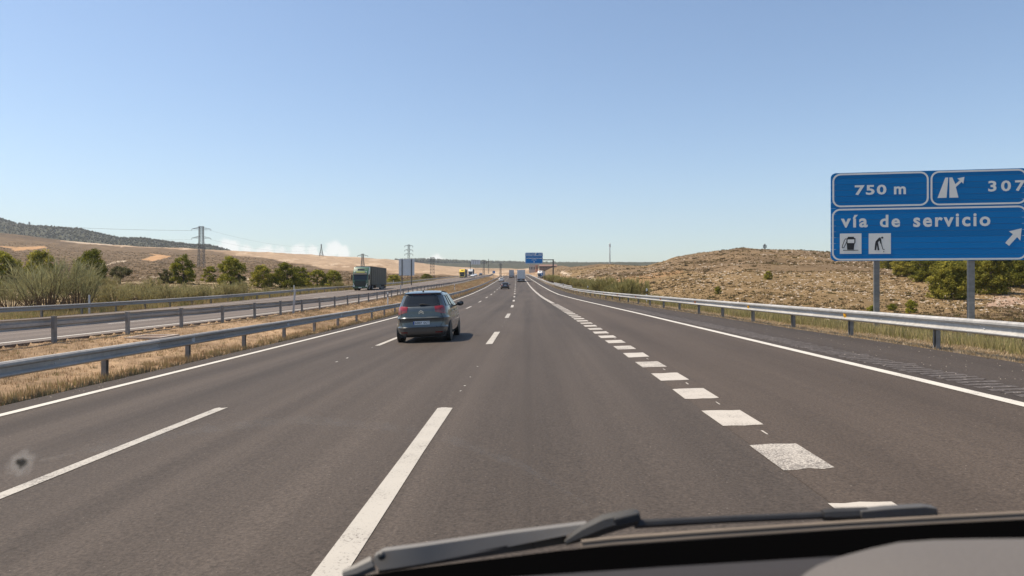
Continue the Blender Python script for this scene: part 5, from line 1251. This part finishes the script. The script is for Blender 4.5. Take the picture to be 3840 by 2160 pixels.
def far_woods():
    n = 15000; U = np.concatenate([RNG.uniform(-900, 960, n // 2), RNG.uniform(1480, 2330, n // 2)]); Y = np.where(U < 1200, RNG.uniform(1350, 1850, n), RNG.uniform(2500, 3250, n)); X = (U - U0) * Y / FPX; Z = ground_z(X, Y)
    h = RNG.uniform(3.0, 7.5, n) * np.where(U < 1200, .75, 2.0); w = h * RNG.uniform(.35, .6, n)
    base = np.array([(1, 0, .3), (0, 1, .3), (-1, 0, .3), (0, -1, .3), (0, 0, 1.0), (0, 0, 0)])
    V = base[None] * np.stack([w, w, h], -1)[:, None, :] * RNG.uniform(.8, 1.2, (n, 6, 3)) + np.stack([X, Y, Z], -1)[:, None, :]
    T = np.array([[0, 1, 4], [1, 2, 4], [2, 3, 4], [3, 0, 4], [1, 0, 5], [2, 1, 5], [3, 2, 5], [0, 3, 5]])
    F = (np.arange(n)[:, None, None] * 6 + T[None]).reshape(-1, 3)
    col = np.array((0.066, 0.068, 0.042)) * RNG.uniform(.6, 1.5, (n, 1))
    o = add_obj('far_woods', mk_mesh('far_woods', V.reshape(-1, 3), F, M['leaf'], False, np.repeat(col, 6, 0))); tag(o, 'dark pine woods covering the distant ridges', kind='stuff')
far_woods()

# ------------------------------------------------------------------ the car the view is taken from
def own_car():
    root = empty('camera_car', (0, 0, 0), 0, 'front of the car we look out of: wiper, black cowl and grey dashboard', 'car')
    black = pmat('frit_black_shaded', (0.0015, 0.0015, 0.0016), 1.0, spec=0.0); dash_m = pmat('dashboard_grey', (0.12, 0.108, 0.099), .75, spec=.3, noise=.05, nscale=6, bump=.15, bscale=300)
    dash_d = pmat('dashboard_dark', (0.035, 0.031, 0.031), .8, spec=.2, bump=.1, bscale=200); arm_m = pmat('wiper_grey', (0.165, 0.154, 0.14), .6, noise=.06, nscale=25)
    rub = pmat('wiper_rubber', (0.022, 0.022, 0.023), .6, noise=.3, nscale=40); tan_m = pmat('strip_tan', (0.22, 0.175, 0.13), .55, noise=.12, nscale=12)
    clip_m = pmat('clip_grey', (0.075, 0.072, 0.068), .6)
    D = lambda u, v, y: tuple(px2(u, v, y))
    def strip(rows, name, mat, bevel=0, smooth=False, thick=(0, .012, -.012)):
        """rows of points -> surface with thickness"""
        n = len(rows[0]); V = []; F = []
        for r in rows: V += [Vector(p) for p in r]
        m = len(rows); N = n * m; V += [p + Vector(thick) for p in V]
        for j in range(m - 1):
            for i in range(n - 1): a = j * n + i; F += [(a, a + 1, a + n + 1, a + n), (N + a, N + a + n, N + a + n + 1, N + a + 1)]
        for j in range(m - 1):
            for i in (0, n - 1): a = j * n + i; F.append((a, a + n, N + a + n, N + a))
        for i in range(n - 1):
            for j in (0, m - 1): a = j * n + i; F.append((a, a + 1, N + a + 1, N + a))
        b = MB(); b.add(V, F); return b.build(name, mat, root, smooth, bevel)
    top = [(900, 2215), (1380, 2157), (1500, 2138), (2100, 2064), (2230, 2052), (2600, 2026), (3170, 1986), (3500, 1966), (3840, 1950), (4400, 1938)]
    strip([[D(u, v + .45 * 260, .52) for u, v in top], [D(u, v + 60, .60) for u, v in top], [D(u, v, .68) for u, v in top]], 'cowl_band', black)  # black frit; the shade of the car interior is put into its colour
    # pale tan line above the band, drawn as thin tubes
    tl = [(2180, 2047), (2300, 2034), (2600, 2012), (3170, 1974), (3500, 1956), (3840, 1938), (4400, 1926)]
    for k, (dv, r) in enumerate(((4, .0032), (-14, .0022))):
        b = MB(); b.tube([D(u, v + dv, .70) for u, v in tl], [r] * len(tl), 8); b.build('pale_strip', tan_m, root, True)
    # bonnet falling away below the line of sight
    b = MB(); V = []; F = []
    for y, z in ((.74, 1.36), (.95, 1.30), (1.25, 1.20), (1.5, 1.06), (1.6, .8)):
        for i in range(9): x = -.85 + 1.9 * i / 8; V.append((x, y - .1 * abs(x) ** 2, z - .10 * abs(x) ** 2))
    for j in range(4):
        for i in range(8): a = j * 9 + i; F.append((a, a + 1, a + 10, a + 9))
    b.add(V, F); b.build('bonnet', M['car_dark'], root, True)
    # dark lower dashboard and the pale instrument hood
    du = [900, 1900, 2500, 3150, 3600, 4200]; dv = [2240, 2166, 2126, 2086, 2062, 2040]
    strip([[D(u, v + 330, .36) for u, v in zip(du, dv)], [D(u, v + 70, .43) for u, v in zip(du, dv)], [D(u, v, .50) for u, v in zip(du, dv)]], 'dashboard', dash_d, smooth=True)
    hu = [2950, 3070, 3150, 3260, 3370, 3500, 3650, 3840, 4100]; hv = [2190, 2118, 2088, 2058, 2034, 2024, 2021, 2019, 2025]
    strip([[D(u, v + 500, .28) for u, v in zip(hu, hv)], [D(u, v + 160, .35) for u, v in zip(hu, hv)], [D(u, v + 40, .40) for u, v in zip(hu, hv)], [D(u, v + 6, .43) for u, v in zip(hu, hv)], [D(u, v, .45) for u, v in zip(hu, hv)]], 'instrument_hood', dash_m, smooth=True)
    # wiper: broad arm, pivot cap, elbow, thin blade spine, end clip
    y0, y1 = .70, .735
    armp = [[D(1405, 2130, y0), D(1430, 2140, y0), D(2000, 2010, y1), D(2180, 1972, y1)], [D(1395, 2100, y0), D(1425, 2078, y0), D(2000, 1985, y1), D(2185, 1962, y1)], ]
    armp = [[D(u, v, y) for u, v, y in r] for r in ([(1400, 2110, y0), (1425, 2139, y0), (1600, 2112, y0), (1900, 2052, y1), (2130, 2006, y1)], [(1402, 2088, y0 + .004), (1432, 2068, y0 + .004), (1600, 2046, y0 + .004), (1900, 2002, y1 + .004), (2200, 1965, y1 + .004)])]
    a = strip(armp, 'wiper_arm', arm_m, smooth=True, thick=(0, .010, .0))
    low = [[D(u, v, y) for u, v, y in r] for r in ([(1420, 2150, y0 + .012), (1700, 2106, y0 + .012), (2000, 2060, y1 + .012), (2120, 2040, y1 + .012)], [(1420, 2134, y0 + .012), (1700, 2086, y0 + .012), (2000, 2026, y1 + .012), (2125, 2008, y1 + .012)])]
    strip(low, 'wiper_arm_side', rub, thick=(0, .008, 0))
    b = MB(); p = D(1431, 2085, y0 - .002); b.add(*ellipsoid(p, (.0042, .003, .0042), 12, 8)); b.build('pivot_pin', pmat('pin', (.07, .068, .065), .45, .4), root, True)
    b = MB(); b.tube([D(1290, 2155, y0), D(1340, 2140, y0), D(1400, 2112, y0 + .004)], [.005, .007, .008], 8); b.build('pivot_housing', arm_m, root, True)
    b = MB(); b.tube([D(2120, 2036, y1), D(2190, 2000, y1), D(2270, 1965, y1), D(2385, 1938, y1)], [.003, .0085, .0105, .009], 8); b.build('wiper_elbow', rub, root, True, )
    b = MB(); b.box(-.014, .014, -.006, .006, -.005, .005); b.build('wiper_clip', rub, root, bevel=.002, loc=D(2350, 1944, y1 - .004), rot=(0, R(-14), 0))
    b = MB(); b.tube([D(2380, 1966, y1), D(2700, 1949, y1 + .01), D(3100, 1932, y1 + .02)], [.0048, .0042, .0040], 8); b.build('blade_spine', rub, root, True)
    b = MB(); b.tube([D(3085, 1932, y1 + .02), D(3130, 1930, y1 + .02), D(3250, 1925, y1 + .02)], [.006, .0075, .007], 8); b.build('blade_joint', rub, root, True)
    ec = [[D(u, v, y1 + .012) for u, v in r] for r in ([(3230, 1946), (3300, 1954), (3500, 1950), (3522, 1938)], [(3230, 1918), (3330, 1908), (3470, 1900), (3515, 1906)])]
    strip(ec, 'end_clip', clip_m, bevel=.001, thick=(0, .012, 0))
    b = MB(); b.tube([D(3280, 1958, y1 + .012), D(3400, 1958, y1 + .012), D(3535, 1950, y1 + .012)], [.0045, .005, .004], 8); b.build('blade_rubber', rub, root, True)
    # windscreen with a squashed insect on it
    gm = bpy.data.materials.new('clear_glass'); gm.use_nodes = True; nt = gm.node_tree; nt.nodes.clear(); o_ = nt.nodes.new('ShaderNodeOutputMaterial'); t_ = nt.nodes.new('ShaderNodeBsdfTransparent'); nt.links.new(t_.outputs[0], o_.inputs['Surface'])
    b = MB(); V = []; F = []
    for j in range(7):
        for i in range(13):
            t = j / 6; x = -.95 + 2.0 * i / 12; V.append((x, .76 - .42 * t - .10 * (x / .95) ** 2, 1.47 + .75 * t))
    for j in range(6):
        for i in range(12): q = j * 13 + i; F.append((q, q + 1, q + 14, q + 13))
    b.add(V, F); ws = b.build('windscreen', gm, root, True)
    sm, nt, bs = new_mat('insect_smear'); tc = nt.nodes.new('ShaderNodeTexCoord'); ln = nt.nodes.new('ShaderNodeVectorMath'); ln.operation = 'LENGTH'; nt.links.new(tc.outputs['Object'], ln.inputs[0])
    nz = noise_node(nt, tc.outputs['Object'], 120, 4, .7); rr = mathn(nt, 'ADD', ln.outputs['Value'], mrange(nt, nz, .3, .7, -.004, .004))
    nt.links.new(mixc(nt, mrange(nt, rr, .003, .007, 1, 0, True), (0.42, 0.38, 0.34), (0.008, 0.007, 0.006)), bs.inputs['Base Color']); bs.inputs['Roughness'].default_value = .9
    nt.links.new(mathn(nt, 'ADD', mrange(nt, rr, .003, .007, .62, 0, True), mrange(nt, rr, .004, .015, .3, 0, True)), bs.inputs['Alpha'])
    b = MB(); b.prism([(.016 * math.cos(a * .524), .022 * math.sin(a * .524)) for a in range(12)], -.0006, .0006, 'y'); b.build('insect_smear', sm, root, loc=D(80, 1738, .64), rot=(R(-30), 0, 0))
    # faint arc of dust left by the wiper sweep on the glass
    am, nt, bs = new_mat('dust_film'); tc = nt.nodes.new('ShaderNodeTexCoord'); nz = noise_node(nt, tc.outputs['Object'], 60, 4, .7)
    bs.inputs['Base Color'].default_value = (0.5, 0.47, 0.43, 1); bs.inputs['Roughness'].default_value = .9; nt.links.new(mrange(nt, nz, .35, .75, .0, .13), bs.inputs['Alpha'])
    arc = [(150, 1726), (420, 1668), (740, 1612), (1120, 1574), (1430, 1596), (1700, 1650), (1950, 1740), (2200, 1892)]
    V = []; F = []
    for i, (u, v) in enumerate(arc):
        w = 14 if 0 < i < len(arc) - 1 else 3; V += [D(u, v - w, .66), D(u, v + w, .658)]
    for i in range(len(arc) - 1): F.append((2 * i, 2 * i + 1, 2 * i + 3, 2 * i + 2))
    b = MB(); b.add(V, F); b.build('dust_arc', am, root)
own_car()

# ------------------------------------------------------------------ thin summer haze
def haze():
    b = MB(); b.box(-16800, 16800, -220, 4450, -40, 420); m = bpy.data.materials.new('haze'); m.use_nodes = True; nt = m.node_tree; nt.nodes.clear()
    o = nt.nodes.new('ShaderNodeOutputMaterial'); v = nt.nodes.new('ShaderNodeVolumePrincipled'); v.inputs['Color'].default_value = (0.86, 0.90, 0.95, 1); v.inputs['Density'].default_value = 0.00011; v.inputs['Anisotropy'].default_value = 0.2
    nt.links.new(v.outputs[0], o.inputs['Volume']); tag(b.build('haze', m), 'thin pale summer haze', kind='stuff')
haze()
